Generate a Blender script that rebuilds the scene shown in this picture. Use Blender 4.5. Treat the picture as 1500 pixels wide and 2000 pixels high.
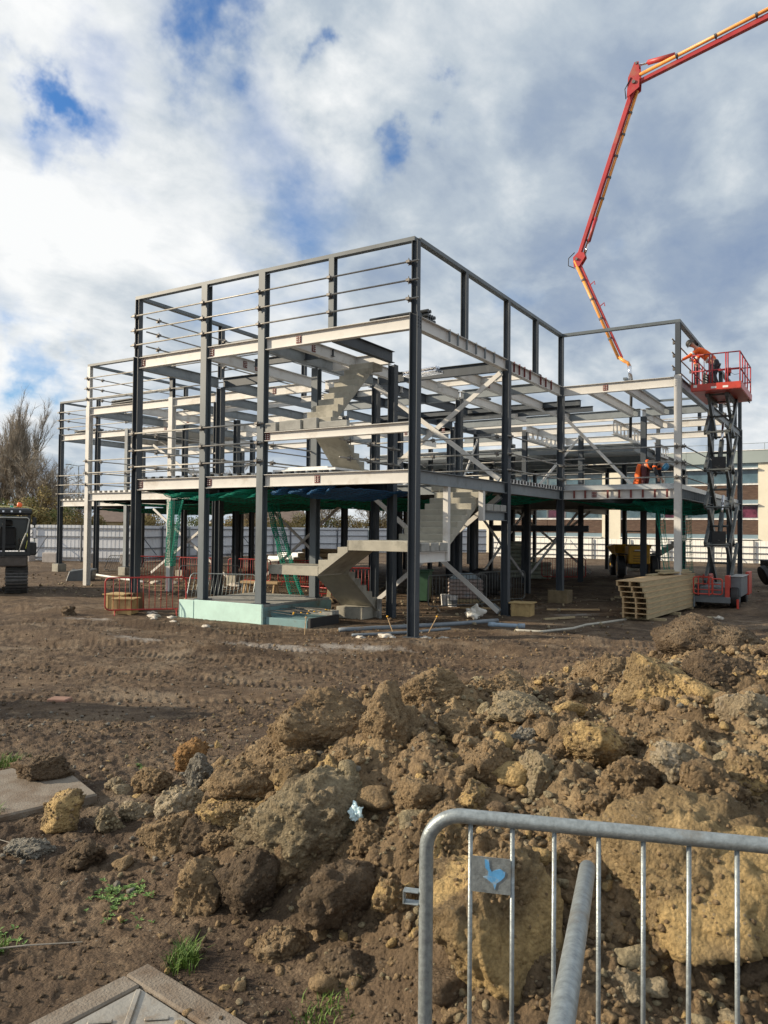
import bpy, bmesh, math, random
import numpy as np
from mathutils import Vector, Matrix
for o in list(bpy.data.objects): bpy.data.objects.remove(o)
SC = bpy.context.scene
COL = SC.collection
R = math.radians
# ------------------------------------------------------------------ camera
# world axes: X runs along the near facade (to the right), Y runs away along the right facade, origin = foot of the corner column
CAM = Vector((8.267, -14.753, 2.341))
YAW, PIT, ROL = R(31.492), R(1.269), R(0.531)
fw = Vector((-math.sin(YAW)*math.cos(PIT), math.cos(YAW)*math.cos(PIT), math.sin(PIT)))
rt = Vector((math.cos(YAW), math.sin(YAW), 0)); up = rt.cross(fw)
rt2 = rt*math.cos(ROL)+up*math.sin(ROL); up2 = -rt*math.sin(ROL)+up*math.cos(ROL)
cd = bpy.data.cameras.new('camera'); cam = bpy.data.objects.new('camera', cd); COL.objects.link(cam)
m = Matrix((rt2, up2, -fw)).transposed().to_4x4(); m.translation = CAM; cam.matrix_world = m
cd.sensor_fit = 'VERTICAL'; cd.sensor_height = 24; cd.lens = 24*1506.3/2000; cd.clip_start = .05; cd.clip_end = 3000
SC.camera = cam
# ------------------------------------------------------------------ light
SUNDIR = Vector((-.86, -.51, 0)).normalized()
ELEV = R(22)
sd = Vector((SUNDIR.x*math.cos(ELEV), SUNDIR.y*math.cos(ELEV), math.sin(ELEV)))
sl = bpy.data.lights.new('sun', 'SUN'); sl.energy = 5.0; sl.angle = R(.6); sl.color = (1, .85, .64)
so = bpy.data.objects.new('sun', sl); COL.objects.link(so); so.rotation_euler = sd.to_track_quat('Z', 'Y').to_euler()
SC.view_settings.view_transform = 'Standard'; SC.view_settings.look = 'None'; SC.view_settings.exposure = .28; SC.view_settings.gamma = 1
W = bpy.data.worlds.new('World'); SC.world = W; W.use_nodes = True
def world():
    nt = W.node_tree; N = nt.nodes; L = nt.links; N.clear()
    def nd(t, **k):
        n = N.new(t)
        for a, b in k.items(): setattr(n, a, b)
        return n
    def mt(op, a, b=None, c=None, clamp=False):
        n = nd('ShaderNodeMath', operation=op, use_clamp=clamp)
        for i, v in enumerate((a, b, c)):
            if v is None: continue
            if isinstance(v, (int, float)): n.inputs[i].default_value = v
            else: L.new(v, n.inputs[i])
        return n.outputs[0]
    out = nd('ShaderNodeOutputWorld'); bg = nd('ShaderNodeBackground'); L.new(bg.outputs[0], out.inputs[0])
    sky = nd('ShaderNodeTexSky', sky_type='NISHITA'); sky.sun_disc = False
    sky.sun_elevation = ELEV; sky.sun_rotation = math.atan2(SUNDIR.x, SUNDIR.y); sky.air_density = 1.3; sky.ozone_density = 2
    tc = nd('ShaderNodeTexCoord'); sp = nd('ShaderNodeSeparateXYZ'); L.new(tc.outputs['Generated'], sp.inputs[0])
    zz = mt('ADD', mt('MAXIMUM', sp.outputs[2], 0.0), .26)
    px = mt('DIVIDE', sp.outputs[0], zz); py = mt('DIVIDE', sp.outputs[1], zz)
    cb = nd('ShaderNodeCombineXYZ'); L.new(px, cb.inputs[0]); L.new(py, cb.inputs[1])
    def noise(scale, det, rough, dist, off, vec=None, st=(1, 1, 1), rot=0):
        mp = nd('ShaderNodeMapping'); L.new(vec or cb.outputs[0], mp.inputs[0]); mp.inputs['Location'].default_value = off
        mp.inputs['Scale'].default_value = st; mp.inputs['Rotation'].default_value = (0, 0, rot)
        n = nd('ShaderNodeTexNoise'); n.inputs['Scale'].default_value = scale; n.inputs['Detail'].default_value = det
        n.inputs['Roughness'].default_value = rough; n.inputs['Distortion'].default_value = dist
        L.new(mp.outputs[0], n.inputs['Vector']); return n.outputs[0]
    # openings in the cloud: (direction, size, strength)
    vn = nd('ShaderNodeVectorMath', operation='NORMALIZE'); L.new(tc.outputs['Generated'], vn.inputs[0])
    wn = nd('ShaderNodeTexNoise'); wn.inputs['Scale'].default_value = 6; wn.inputs['Detail'].default_value = 6; wn.inputs['Roughness'].default_value = .58; L.new(vn.outputs[0], wn.inputs['Vector'])
    w1 = nd('ShaderNodeVectorMath', operation='SUBTRACT'); L.new(wn.outputs['Color'], w1.inputs[0]); w1.inputs[1].default_value = (.5, .5, .5)
    w2 = nd('ShaderNodeVectorMath', operation='SCALE'); L.new(w1.outputs[0], w2.inputs[0]); w2.inputs['Scale'].default_value = .42
    w3 = nd('ShaderNodeVectorMath', operation='ADD'); L.new(w2.outputs[0], w3.inputs[0]); L.new(vn.outputs[0], w3.inputs[1])
    vw = nd('ShaderNodeVectorMath', operation='NORMALIZE'); L.new(w3.outputs[0], vw.inputs[0])
    gaps = None
    for d, s, a in GAPS:
        dt = nd('ShaderNodeVectorMath', operation='DOT_PRODUCT'); L.new(vw.outputs[0], dt.inputs[0]); dt.inputs[1].default_value = d
        g = mt('SUBTRACT', 1.0, dt.outputs['Value'])
        g = mt('EXPONENT', mt('MULTIPLY', g, -2/(s*s)))
        g = mt('MULTIPLY', g, a)
        gaps = g if gaps is None else mt('ADD', gaps, g)
    n1 = noise(1.0, 7, .50, .15, (3.1, .4, 0), st=(1, .8, 1), rot=.5)
    n2 = noise(4.2, 6, .52, .15, (7.1, 2.4, 0), st=(1, .8, 1), rot=.5)
    cov = mt('ADD', mt('MULTIPLY', n1, .62), mt('MULTIPLY', n2, .38))
    dens = mt('SUBTRACT', mt('ADD', cov, .105), mt('MULTIPLY', gaps, .68))
    mr = nd('ShaderNodeMapRange', interpolation_type='SMOOTHSTEP'); L.new(dens, mr.inputs[0])
    mr.inputs[1].default_value = .36; mr.inputs[2].default_value = .58
    # thickness shading: thin = white, thick = blue grey
    n3 = noise(1.5, 7, .50, .2, (1.2, 5.7, 0), st=(1, .75, 1), rot=.3)
    n4 = noise(7.0, 7, .58, .2, (4.2, 8.7, 0), st=(1, .75, 1), rot=.3)
    th = mt('ADD', mt('MULTIPLY', n3, .62), mt('MULTIPLY', n4, .38))
    dk = None
    for d, s, a in DARKS:
        dt = nd('ShaderNodeVectorMath', operation='DOT_PRODUCT'); L.new(vw.outputs[0], dt.inputs[0]); dt.inputs[1].default_value = d
        g = mt('MULTIPLY', mt('EXPONENT', mt('MULTIPLY', mt('SUBTRACT', 1.0, dt.outputs['Value']), -2/(s*s))), a)
        dk = g if dk is None else mt('ADD', dk, g)
    th = mt('ADD', th, dk)
    cr = nd('ShaderNodeValToRGB'); L.new(th, cr.inputs[0]); e = cr.color_ramp.elements
    e[0].position = .36; e[0].color = (.80, .81, .81, 1); e[1].position = .78; e[1].color = (.20, .27, .40, 1)
    x = e.new(.46); x.color = (.62, .655, .68, 1); x = e.new(.55); x.color = (.43, .49, .55, 1); x = e.new(.65); x.color = (.29, .355, .45, 1)
    sk = nd('ShaderNodeMix', data_type='RGBA', blend_type='MULTIPLY'); sk.inputs[0].default_value = 1
    L.new(sky.outputs[0], sk.inputs[6]); sk.inputs[7].default_value = (.044, .080, .128, 1)
    mx = nd('ShaderNodeMix', data_type='RGBA'); L.new(mr.outputs[0], mx.inputs[0]); L.new(sk.outputs[2], mx.inputs[6]); L.new(cr.outputs[0], mx.inputs[7])
    L.new(mx.outputs[2], bg.inputs[0]); bg.inputs[1].default_value = 1.0
GAPS = [((-0.7482, 0.4905, 0.4467), 0.042, 0.230), ((-0.7336, 0.5204, 0.4372), 0.050, 0.120), ((-0.4779, 0.7552, 0.4486), 0.045, 0.200), ((-0.4671, 0.7489, 0.4701), 0.030, 0.140), ((-0.5478, 0.6214, 0.5602), 0.055, 0.220), ((-0.6737, 0.5243, 0.5208), 0.050, 0.100), ((-0.8208, 0.5246, 0.226), 0.050, 0.160), ((-0.8054, 0.5603, 0.1931), 0.045, 0.150), ((-0.7811, 0.5945, 0.1909), 0.030, 0.100), ((-0.7485, 0.5454, 0.3772), 0.030, 0.100), ((-0.2216, 0.9227, 0.3156), 0.035, 0.100), ((-0.2777, 0.8858, 0.3719), 0.030, 0.030), ((-0.5664, 0.751, 0.3394), 0.050, 0.070), ((-0.3713, 0.8788, 0.2997), 0.030, 0.050), ((-0.6973, 0.5442, 0.4665), 0.030, 0.080), ((-0.6319, 0.6855, 0.3616), 0.030, 0.050), ((-0.3974, 0.7362, 0.5478), 0.050, 0.050)]
DARKS = [((-0.2096, 0.8485, 0.4859), 0.220, 0.100), ((-0.2562, 0.8952, 0.3647), 0.120, 0.110), ((-0.123, 0.9345, 0.334), 0.100, 0.130), ((-0.2199, 0.9413, 0.2561), 0.070, 0.060), ((-0.8156, 0.5733, 0.0775), 0.100, 0.160), ((-0.7809, 0.5794, 0.2334), 0.080, 0.020), ((-0.5752, 0.6284, 0.5237), 0.070, 0.070), ((-0.4393, 0.7301, 0.5235), 0.100, 0.090), ((-0.5264, 0.7363, 0.4252), 0.060, 0.050), ((-0.4871, 0.8014, 0.3472), 0.120, 0.050), ((-0.6586, 0.6196, 0.427), 0.140, -0.070), ((-0.7614, 0.5629, 0.3216), 0.160, -0.090), ((-0.7169, 0.4769, 0.5085), 0.100, -0.060), ((-0.8209, 0.5484, 0.1594), 0.090, -0.200), ((-0.3868, 0.836, 0.3892), 0.080, -0.070), ((-0.1789, 0.9108, 0.3721), 0.060, -0.080), ((-0.1901, 0.9387, 0.2877), 0.050, -0.050), ((-0.5556, 0.6853, 0.4707), 0.090, -0.090), ((-0.1496, 0.9674, 0.2043), 0.080, 0.030), ((-0.3409, 0.7742, 0.5332), 0.080, -0.020), ((-0.6282, 0.7194, 0.2963), 0.100, -0.070)]
world()
# ------------------------------------------------------------------ helpers
def tag(o, label=None, cat=None, group=None, kind=None):
    if label: o['label'] = label
    if cat: o['category'] = cat
    if group: o['group'] = group
    if kind: o['kind'] = kind
    return o
def thing(name, label, cat, loc=(0, 0, 0), rz=0, group=None):
    o = bpy.data.objects.new(name, None); COL.objects.link(o); o.location = loc; o.rotation_euler = (0, 0, rz); o.empty_display_size = .1
    return tag(o, label, cat, group)
class MB:
    def __init__(s): s.v = []; s.f = []
    def add(s, vs, fs):
        b = len(s.v); s.v += [tuple(v) for v in vs]; s.f += [tuple(i+b for i in f) for f in fs]; return s
    def box(s, x0, x1, y0, y1, z0, z1, M=None):
        vs = [Vector((x, y, z)) for z in (z0, z1) for y in (y0, y1) for x in (x0, x1)]
        if M is not None: vs = [M @ v for v in vs]
        return s.add(vs, [(0, 2, 3, 1), (4, 5, 7, 6), (0, 1, 5, 4), (2, 6, 7, 3), (0, 4, 6, 2), (1, 3, 7, 5)])
    def sweep(s, prof, p0, p1, upv=(0, 0, 1)):
        """extrude a closed 2D profile (a,b) from p0 to p1; b along upv"""
        p0 = Vector(p0); p1 = Vector(p1); d = (p1-p0).normalized(); u = Vector(upv)
        a = d.cross(u); 
        if a.length < 1e-5: a = d.cross(Vector((1, 0, 0)))
        a.normalize(); b = a.cross(d).normalized(); n = len(prof)
        vs = [p0+a*x+b*y for x, y in prof]+[p1+a*x+b*y for x, y in prof]
        fs = [(i, (i+1) % n, n+(i+1) % n, n+i) for i in range(n)]+[tuple(range(n-1, -1, -1)), tuple(range(n, 2*n))]
        return s.add(vs, fs)
    def bar(s, p0, p1, w, h, upv=(0, 0, 1)):
        return s.sweep([(-w/2, -h/2), (w/2, -h/2), (w/2, h/2), (-w/2, h/2)], p0, p1, upv)
    def isec(s, p0, p1, w=.15, h=.3, tf=.012, tw=.008, upv=(0, 0, 1)):
        a, b = w/2, h/2; t = tw/2
        return s.sweep([(-a, -b), (a, -b), (a, -b+tf), (t, -b+tf), (t, b-tf), (a, b-tf), (a, b), (-a, b), (-a, b-tf), (-t, b-tf), (-t, -b+tf), (-a, -b+tf)], p0, p1, upv)
    def tube(s, pts, r, n=8, caps=True):
        pts = [Vector(p) for p in pts]; rs = r if isinstance(r, (list, tuple)) else [r]*len(pts)
        b = len(s.v); last = None
        for i, p in enumerate(pts):
            d = (pts[min(i+1, len(pts)-1)]-pts[max(i-1, 0)]).normalized()
            if last is None:
                a = d.orthogonal().normalized()
            else:
                a = (last-d*last.dot(d)); a = a.normalized() if a.length > 1e-6 else d.orthogonal().normalized()
            last = a; c = d.cross(a)
            for k in range(n):
                t = 2*math.pi*k/n; s.v.append(tuple(p+(a*math.cos(t)+c*math.sin(t))*rs[i]))
        for i in range(len(pts)-1):
            for k in range(n):
                s.f.append((b+i*n+k, b+i*n+(k+1) % n, b+(i+1)*n+(k+1) % n, b+(i+1)*n+k))
        if caps:
            s.f.append(tuple(b+k for k in range(n-1, -1, -1))); e = b+(len(pts)-1)*n; s.f.append(tuple(e+k for k in range(n)))
        return s
    def lathe(s, prof, c=(0, 0, 0), n=20, M=None):
        b = len(s.v)
        for r_, z in prof:
            for k in range(n):
                t = 2*math.pi*k/n; v = Vector((r_*math.cos(t), r_*math.sin(t), z))
                if M is not None: v = M @ v
                s.v.append(tuple(v+Vector(c)))
        for i in range(len(prof)-1):
            for k in range(n): s.f.append((b+i*n+k, b+i*n+(k+1) % n, b+(i+1)*n+(k+1) % n, b+(i+1)*n+k))
        s.f.append(tuple(b+k for k in range(n-1, -1, -1))); e = b+(len(prof)-1)*n; s.f.append(tuple(e+k for k in range(n)))
        return s
    def prism(s, poly, axis, a0, a1):
        """poly in the two other axes, extruded along axis (0,1,2)"""
        n = len(poly)
        def mk(p, a):
            return (a, p[0], p[1]) if axis == 0 else ((p[0], a, p[1]) if axis == 1 else (p[0], p[1], a))
        return s.add([mk(p, a0) for p in poly]+[mk(p, a1) for p in poly],
                     [tuple(range(n-1, -1, -1)), tuple(range(n, 2*n))]+[(i, (i+1) % n, n+(i+1) % n, n+i) for i in range(n)])
    def build(s, name, mat, parent=None, smooth=False, bevel=0, fix=True):
        me = bpy.data.meshes.new(name); me.from_pydata(s.v, [], s.f)
        if fix:
            bm = bmesh.new(); bm.from_mesh(me); bmesh.ops.recalc_face_normals(bm, faces=bm.faces)
            if bevel: bmesh.ops.bevel(bm, geom=list(bm.edges), offset=bevel, segments=1, affect='EDGES')
            bm.to_mesh(me); bm.free()
        me.materials.append(mat)
        if smooth: me.polygons.foreach_set('use_smooth', [True]*len(me.polygons))
        o = bpy.data.objects.new(name, me); COL.objects.link(o)
        if parent is not None: o.parent = parent
        return o
def np_mesh(name, V, F, mat, parent=None, smooth=True, col=None):
    """fast mesh from numpy; F (n,3|4)"""
    me = bpy.data.meshes.new(name); k = F.shape[1]
    me.vertices.add(len(V)); me.vertices.foreach_set('co', V.astype(np.float32).ravel())
    me.loops.add(F.size); me.loops.foreach_set('vertex_index', F.astype(np.int32).ravel())
    me.polygons.add(len(F)); me.polygons.foreach_set('loop_start', np.arange(0, F.size, k, dtype=np.int32))
    me.polygons.foreach_set('loop_total', np.full(len(F), k, dtype=np.int32))
    me.polygons.foreach_set('use_smooth', np.full(len(F), smooth))
    me.update(calc_edges=True)
    if col is not None:
        ca = me.color_attributes.new('tone', 'FLOAT_COLOR', 'POINT'); c = np.ones((len(V), 4), np.float32); c[:, :col.shape[1]] = col
        ca.data.foreach_set('color', c.ravel())
    me.materials.append(mat); o = bpy.data.objects.new(name, me); COL.objects.link(o)
    if parent is not None: o.parent = parent
    return o
def copy_thing(src, loc, rz=None, label=None, group=None):
    def cp(o, par):
        c = o.copy(); COL.objects.link(c)
        if par is not None: c.parent = par
        for ch in o.children: cp(ch, c)
        return c
    r = cp(src, None); r.location = loc
    if rz is not None: r.rotation_euler = (0, 0, rz)
    if label: r['label'] = label
    if group: r['group'] = group
    return r
# ------------------------------------------------------------------ materials
MATS = {}
def mat(name, c, rough=.6, metal=0, var=.25, vscale=3, c2=None, bump=0, bscale=40, spec=.5, c2amt=.5, stretch=(1, 1, 1), trans=0, c2scale=None):
    """principled with noise-mottled colour; c2 = stain colour in patches"""
    if name in MATS: return MATS[name]
    M = bpy.data.materials.new(name); M.use_nodes = True; nt = M.node_tree; N = nt.nodes; L = nt.links
    b = N['Principled BSDF']; b.inputs['Roughness'].default_value = rough; b.inputs['Metallic'].default_value = metal
    b.inputs['Specular IOR Level'].default_value = spec
    tc = N.new('ShaderNodeTexCoord'); mp = N.new('ShaderNodeMapping'); mp.inputs['Scale'].default_value = stretch; L.new(tc.outputs['Object'], mp.inputs[0])
    n = N.new('ShaderNodeTexNoise'); n.inputs['Scale'].default_value = vscale; n.inputs['Detail'].default_value = 8; n.inputs['Roughness'].default_value = .62
    L.new(mp.outputs[0], n.inputs['Vector'])
    r = N.new('ShaderNodeMapRange'); r.inputs[1].default_value = .3; r.inputs[2].default_value = .7; r.inputs[3].default_value = 1-var; r.inputs[4].default_value = 1+var
    L.new(n.outputs[0], r.inputs[0])
    mx = N.new('ShaderNodeMix'); mx.data_type = 'RGBA'; mx.blend_type = 'MULTIPLY'; mx.inputs[0].default_value = 1; mx.inputs[6].default_value = (*c, 1)
    L.new(r.outputs[0], mx.inputs[7]); colr = mx.outputs[2]
    if c2 is not None:
        n2 = N.new('ShaderNodeTexNoise'); n2.inputs['Scale'].default_value = c2scale or vscale*.6; n2.inputs['Detail'].default_value = 9; n2.inputs['Roughness'].default_value = .7
        mp2 = N.new('ShaderNodeMapping'); mp2.inputs['Location'].default_value = (5, 3, 1); mp2.inputs['Scale'].default_value = stretch; L.new(tc.outputs['Object'], mp2.inputs[0]); L.new(mp2.outputs[0], n2.inputs['Vector'])
        r2 = N.new('ShaderNodeMapRange'); r2.inputs[1].default_value = .62-.25*c2amt; r2.inputs[2].default_value = .72-.12*c2amt; L.new(n2.outputs[0], r2.inputs[0])
        m2 = N.new('ShaderNodeMix'); m2.data_type = 'RGBA'; L.new(r2.outputs[0], m2.inputs[0]); L.new(colr, m2.inputs[6]); m2.inputs[7].default_value = (*c2, 1); colr = m2.outputs[2]
    L.new(colr, b.inputs['Base Color'])
    if bump:
        n3 = N.new('ShaderNodeTexNoise'); n3.inputs['Scale'].default_value = bscale; n3.inputs['Detail'].default_value = 6; L.new(mp.outputs[0], n3.inputs['Vector'])
        bp = N.new('ShaderNodeBump'); bp.inputs['Strength'].default_value = bump; bp.inputs['Distance'].default_value = .01; L.new(n3.outputs[0], bp.inputs['Height']); L.new(bp.outputs[0], b.inputs['Normal'])
    if trans: b.inputs['Transmission Weight'].default_value = trans
    MATS[name] = M; return M
STEEL = mat('steel_dark', (.046, .057, .070), .55, 0, .22, 2.5, c2=(.11, .12, .125), c2amt=.25, stretch=(1, 1, .3), spec=.5)
STEELP = mat('steel_primer', (.105, .128, .145), .5, 0, .15, 2.5, c2=(.07, .085, .095), c2amt=.35, stretch=(1, 1, .3))
STEELW = mat('steel_white', (.60, .585, .555), .5, 0, .08, 2, c2=(.44, .40, .35), c2amt=.30, stretch=(1, 1, 1))
STEELM = mat('steel_mid', (.20, .225, .24), .5, 0, .15, 2.5, c2=(.12, .13, .135), c2amt=.3)
GALV = mat('galvanised', (.27, .305, .315), .45, .45, .22, 9, c2=(.19, .215, .22), c2amt=.5, bump=.1, bscale=120)
TUBE = mat('scaffold_tube', (.30, .295, .275), .5, .45, .25, 6, c2=(.25, .2, .15), c2amt=.4)
RUST = mat('clamp_metal', (.16, .15, .14), .5, .6, .3, 20)
REDP = mat('red_primer', (.16, .035, .03), .6, 0, .3, 12)
CONC = mat('concrete', (.37, .35, .29), .85, 0, .18, 2.2, c2=(.21, .2, .165), c2amt=.42, bump=.25, bscale=60)
CONCG = mat('concrete_grey', (.30, .30, .28), .85, 0, .2, 4, c2=(.17, .16, .15), c2amt=.45, bump=.3, bscale=50)
DECK = mat('deck_metal', (.50, .52, .53), .4, .5, .12, 3)
TIMB = mat('timber', (.50, .35, .19), .75, 0, .2, 3, c2=(.36, .25, .13), c2amt=.5, stretch=(.6, 6, 6), bump=.15, bscale=30)
TIMBG = mat('timber_green', (.40, .32, .19), .8, 0, .22, 3, c2=(.29, .24, .13), c2amt=.4, stretch=(5, .6, 6), bump=.15, bscale=30)
BOX = mat('timber_box', (.46, .33, .15), .75, 0, .2, 4, c2=(.30, .2, .09), c2amt=.5, bump=.1)
RED = mat('red_paint', (.42, .035, .03), .45, 0, .15, 5, c2=(.2, .04, .03), c2amt=.25)
REDL = mat('lift_red', (.50, .055, .035), .4, 0, .15, 5, c2=(.25, .06, .04), c2amt=.25)
BLACK = mat('black_rubber', (.02, .02, .021), .6, 0, .2, 8)
GREYP = mat('grey_paint', (.13, .145, .155), .5, 0, .2, 5)
YEL = mat('digger_yellow', (.62, .33, .02), .5, 0, .2, 4, c2=(.28, .16, .04), c2amt=.35)
GLASS = mat('dark_glass', (.03, .05, .05), .12, 0, .1, 2, spec=.8)
ORANGE = mat('hi_vis_orange', (.86, .14, .02), .75, 0, .12, 25, bump=.35, bscale=30)
WHITE = mat('white_plastic', (.74, .74, .72), .5, 0, .1, 5)
CHROME = mat('chrome_rod', (.75, .76, .8), .15, 1, .05, 5)
# ------------------------------------------------------------------ terrain
def _h2(ix, iy, seed):
    h = (ix.astype(np.int64)*374761393+iy.astype(np.int64)*668265263+seed*1442695041) & 0xffffffff
    h = ((h ^ (h >> 13))*1274126177) & 0xffffffff
    return (h ^ (h >> 16)) & 0xffffffff
def pn2(x, y, seed=0):
    ix = np.floor(x); iy = np.floor(y); fx = x-ix; fy = y-iy
    u = fx*fx*fx*(fx*(fx*6-15)+10); v = fy*fy*fy*(fy*(fy*6-15)+10)
    def g(i, j):
        a = _h2(ix+i, iy+j, seed)*(2*np.pi/4294967296.0)
        return np.cos(a)*(fx-i)+np.sin(a)*(fy-j)
    return (g(0, 0)*(1-u)+g(1, 0)*u)*(1-v)+(g(0, 1)*(1-u)+g(1, 1)*u)*v
def fbm2(x, y, o=5, seed=0, rough=.5):
    s = 0; a = 1.0; f = 1.0
    for i in range(o):
        s = s+a*pn2(x*f+i*17.3, y*f-i*9.1, seed+i); a *= rough; f *= 2.03
    return s
def sst(a, b, x):
    t = np.clip((x-a)/(b-a), 0, 1); return t*t*(3-2*t)
def sd_of(X, Y):
    dx = X-8.267; dy = Y+14.753
    return dx*.8527+dy*.5224, -dx*.5224+dy*.8527      # right, forward
T_K = np.array([-9, -.36, -.27, -.18, -.1, 0, .1, .2, .3, .4, .5, .8, 1.3, 9])
A_K = np.array([0, 0, .10, .30, .50, .62, .62, .58, .66, .78, .86, .7, 0, 0])
D2_K = np.array([4, 4.3, 4.5, 4.8, 5.2, 5.6, 6.1, 6.5, 7.2, 8.0, 8.6, 8.6, 8, 8])
D0_K = np.array([4, 4, 3.7, 3.3, 2.9, 2.6, 2.2, 2.0, 1.9, 1.9, 1.9, 1.9, 2, 2])
def heap_mask(X, Y):
    s, d = sd_of(X, Y); t = np.where(d > .3, s/np.maximum(d, .3), np.sign(s)*9)
    t = t+.03*pn2(X*1.1, Y*1.1, 91)
    A = np.interp(t, T_K, A_K); d0 = np.interp(t, T_K, D0_K)+.25*pn2(X*.9, Y*.9, 33); d2 = np.interp(t, T_K, D2_K)+.45*pn2(X*.7, Y*.7, 5)
    return A*sst(d0, d0+1.9, d)*(1-sst(d2, d2+1.7, d))
def base_z(X, Y):
    s, d = sd_of(X, Y)
    return .5*(1-sst(4.5, 12.0, d))
def terrain(X, Y, detail=True):
    X = np.asarray(X, float); Y = np.asarray(Y, float)
    s, d = sd_of(X, Y)
    z = base_z(X, Y); h = heap_mask(X, Y); z = z+h
    hm = np.clip(h/.3, 0, 1)
    under = sst(-1.2, .6, Y)*(1-sst(2.5, 5, X))*sst(-30, -26, X)      # building footprint is flatter
    und = .10*pn2(X*.22, Y*.22, 3)+.05*pn2(X*.6, Y*.6, 4)
    far = sst(9, 16, d)
    z = z+und*(1-.85*under)*(1-.3*far)*(1-hm)
    # low ridges pushed up by machines in front of the frame, all but the last
    for cx, cy, L, w, a, hh in ((2.1, -.4, 2.2, .45, .25, .16), (-5.4, -2.0, 2.3, .35, -.05, .12), (4.2, -1.6, 1.8, .5, .2, .14), (-.3, -1.6, 2.0, .4, .3, .07), (5.0, .5, 1.5, .5, .4, .10), (3.4, 1.2, 1.2, .3, .5, .16), (1.5, 1.5, 1.0, .3, .2, .10), (6.3, -1.0, 1.6, .4, .3, .2), (-2.6, -3.8, 2.4, .5, .2, .12), (-7, -4.4, 2.4, .6, .3, .14), (-11, -1.5, 2.5, .5, .3, .14), (8.6, 14.5, 3.2, 1.6, 1.0, .9), (11.5, 18.0, 4.5, 2.2, 1.0, 1.3), (-3.84, -11.26, 1.7, 1.0, .1, 2.5)):  # last entry: unseen mound left of view, added to cast a shadow band
        ux = (X-cx)*math.cos(a)+(Y-cy)*math.sin(a); uy = -(X-cx)*math.sin(a)+(Y-cy)*math.cos(a)
        z = z+hh*np.exp(-(ux/L)**2-(uy/w)**2)*(1+.5*pn2(X*2.2, Y*2.2, 8))
    if detail:
        rough = (.12+.88*sst(.22, -.12, pn2(X*.38+4, Y*.55, 12)))
        near = 1-far
        z = z+(.030*fbm2(X*2.6, Y*2.6, 4, 21, .55))*(.55+.2*hm)*(1-.6*under)
        n = fbm2(X*9, Y*9, 4, 40, .6)
        z = z+(.036*np.maximum(n, -.3)+.05*(np.abs(pn2(X*4.1, Y*4.1, 45))-.2)+.03*(np.abs(pn2(X*9.7, Y*9.7, 46))-.2))*(rough*.75+hm*.1)*(1-.6*under)
        # lumpy soil on the heap
        b = .20*np.abs(pn2(X*2.6, Y*2.6, 60))+.11*np.abs(pn2(X*5.7+3, Y*5.7, 61))+.060*np.abs(pn2(X*12, Y*12+5, 62))+.030*np.abs(pn2(X*25, Y*25+5, 63))
        z = z+hm*(b-.015+.08*fbm2(X*1.3, Y*1.3, 2, 77))
        # wheel and track marks
        for (x0, y0, x1, y1, w) in ((-9, -3.2, 6.5, .7, .28), (-9, -2.2, 6.5, 1.9, .28), (-6, -5.5, 3.2, -.6, .3), (1.5, -3.2, 12, 3.0, .3), (.8, -2.2, 12, 4.4, .3), (-14, -6.5, 2.0, -4.2, .3), (-14, -4.6, 2.6, -2.6, .3), (-3, -9.0, 4.0, -6.0, .25), (-8, -8, 3.4, -5.0, .28)):
            L = math.hypot(x1-x0, y1-y0); ux = ((X-x0)*(x1-x0)+(Y-y0)*(y1-y0))/L; uy = (-(X-x0)*(y1-y0)+(Y-y0)*(x1-x0))/L
            uy = uy+.25*pn2(ux*.25, ux*0+y0, 6)
            mk = np.exp(-(uy/w)**4)*sst(0, 1, ux)*(1-sst(L-1, L, ux))*(1-hm)
            z = z+mk*(-.035+.016*np.sin(2*np.pi*(ux+np.abs(uy)*.5)/.13)*(.6+.8*pn2(X*1.5, Y*1.5, 7)))
    return z
def ground_sheet():
    # polar sheet about the photographer's feet: dense in the half that faces the site, coarse elsewhere, to the horizon
    th = np.concatenate([np.linspace(-180, -42, 60)[:-1], np.linspace(-42, 42, 1150), np.linspace(42, 180, 60)[1:]])
    r = [.25]
    while r[-1] < 16: r.append(r[-1]*(1.0052 if r[-1] > 1.8 else 1.03))
    while r[-1] < 60: r.append(r[-1]*1.012)
    while r[-1] < 2500: r.append(r[-1]*1.15)
    r = np.array(r); T, Rr = np.meshgrid(np.radians(th), r)
    s = Rr*np.sin(T); d = Rr*np.cos(T)
    X = 8.267+s*.8527-d*.5224; Y = -14.753+s*.5224+d*.8527
    Z = terrain(X, Y); Z = np.where(Rr > 150, Z*.3-.02*(Rr-150)**.5, Z)
    nr, nt = X.shape; V = np.stack([X.ravel(), Y.ravel(), Z.ravel()], 1)
    i = np.arange(nr-1)[:, None]*nt+np.arange(nt-1)[None, :]; i = i.ravel()
    F = np.stack([i, i+1, i+nt+1, i+nt], 1)
    hm = np.clip(heap_mask(X, Y)/.3, 0, 1).ravel()
    col = np.stack([hm, hm, hm], 1)
    return V, F, col
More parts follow.
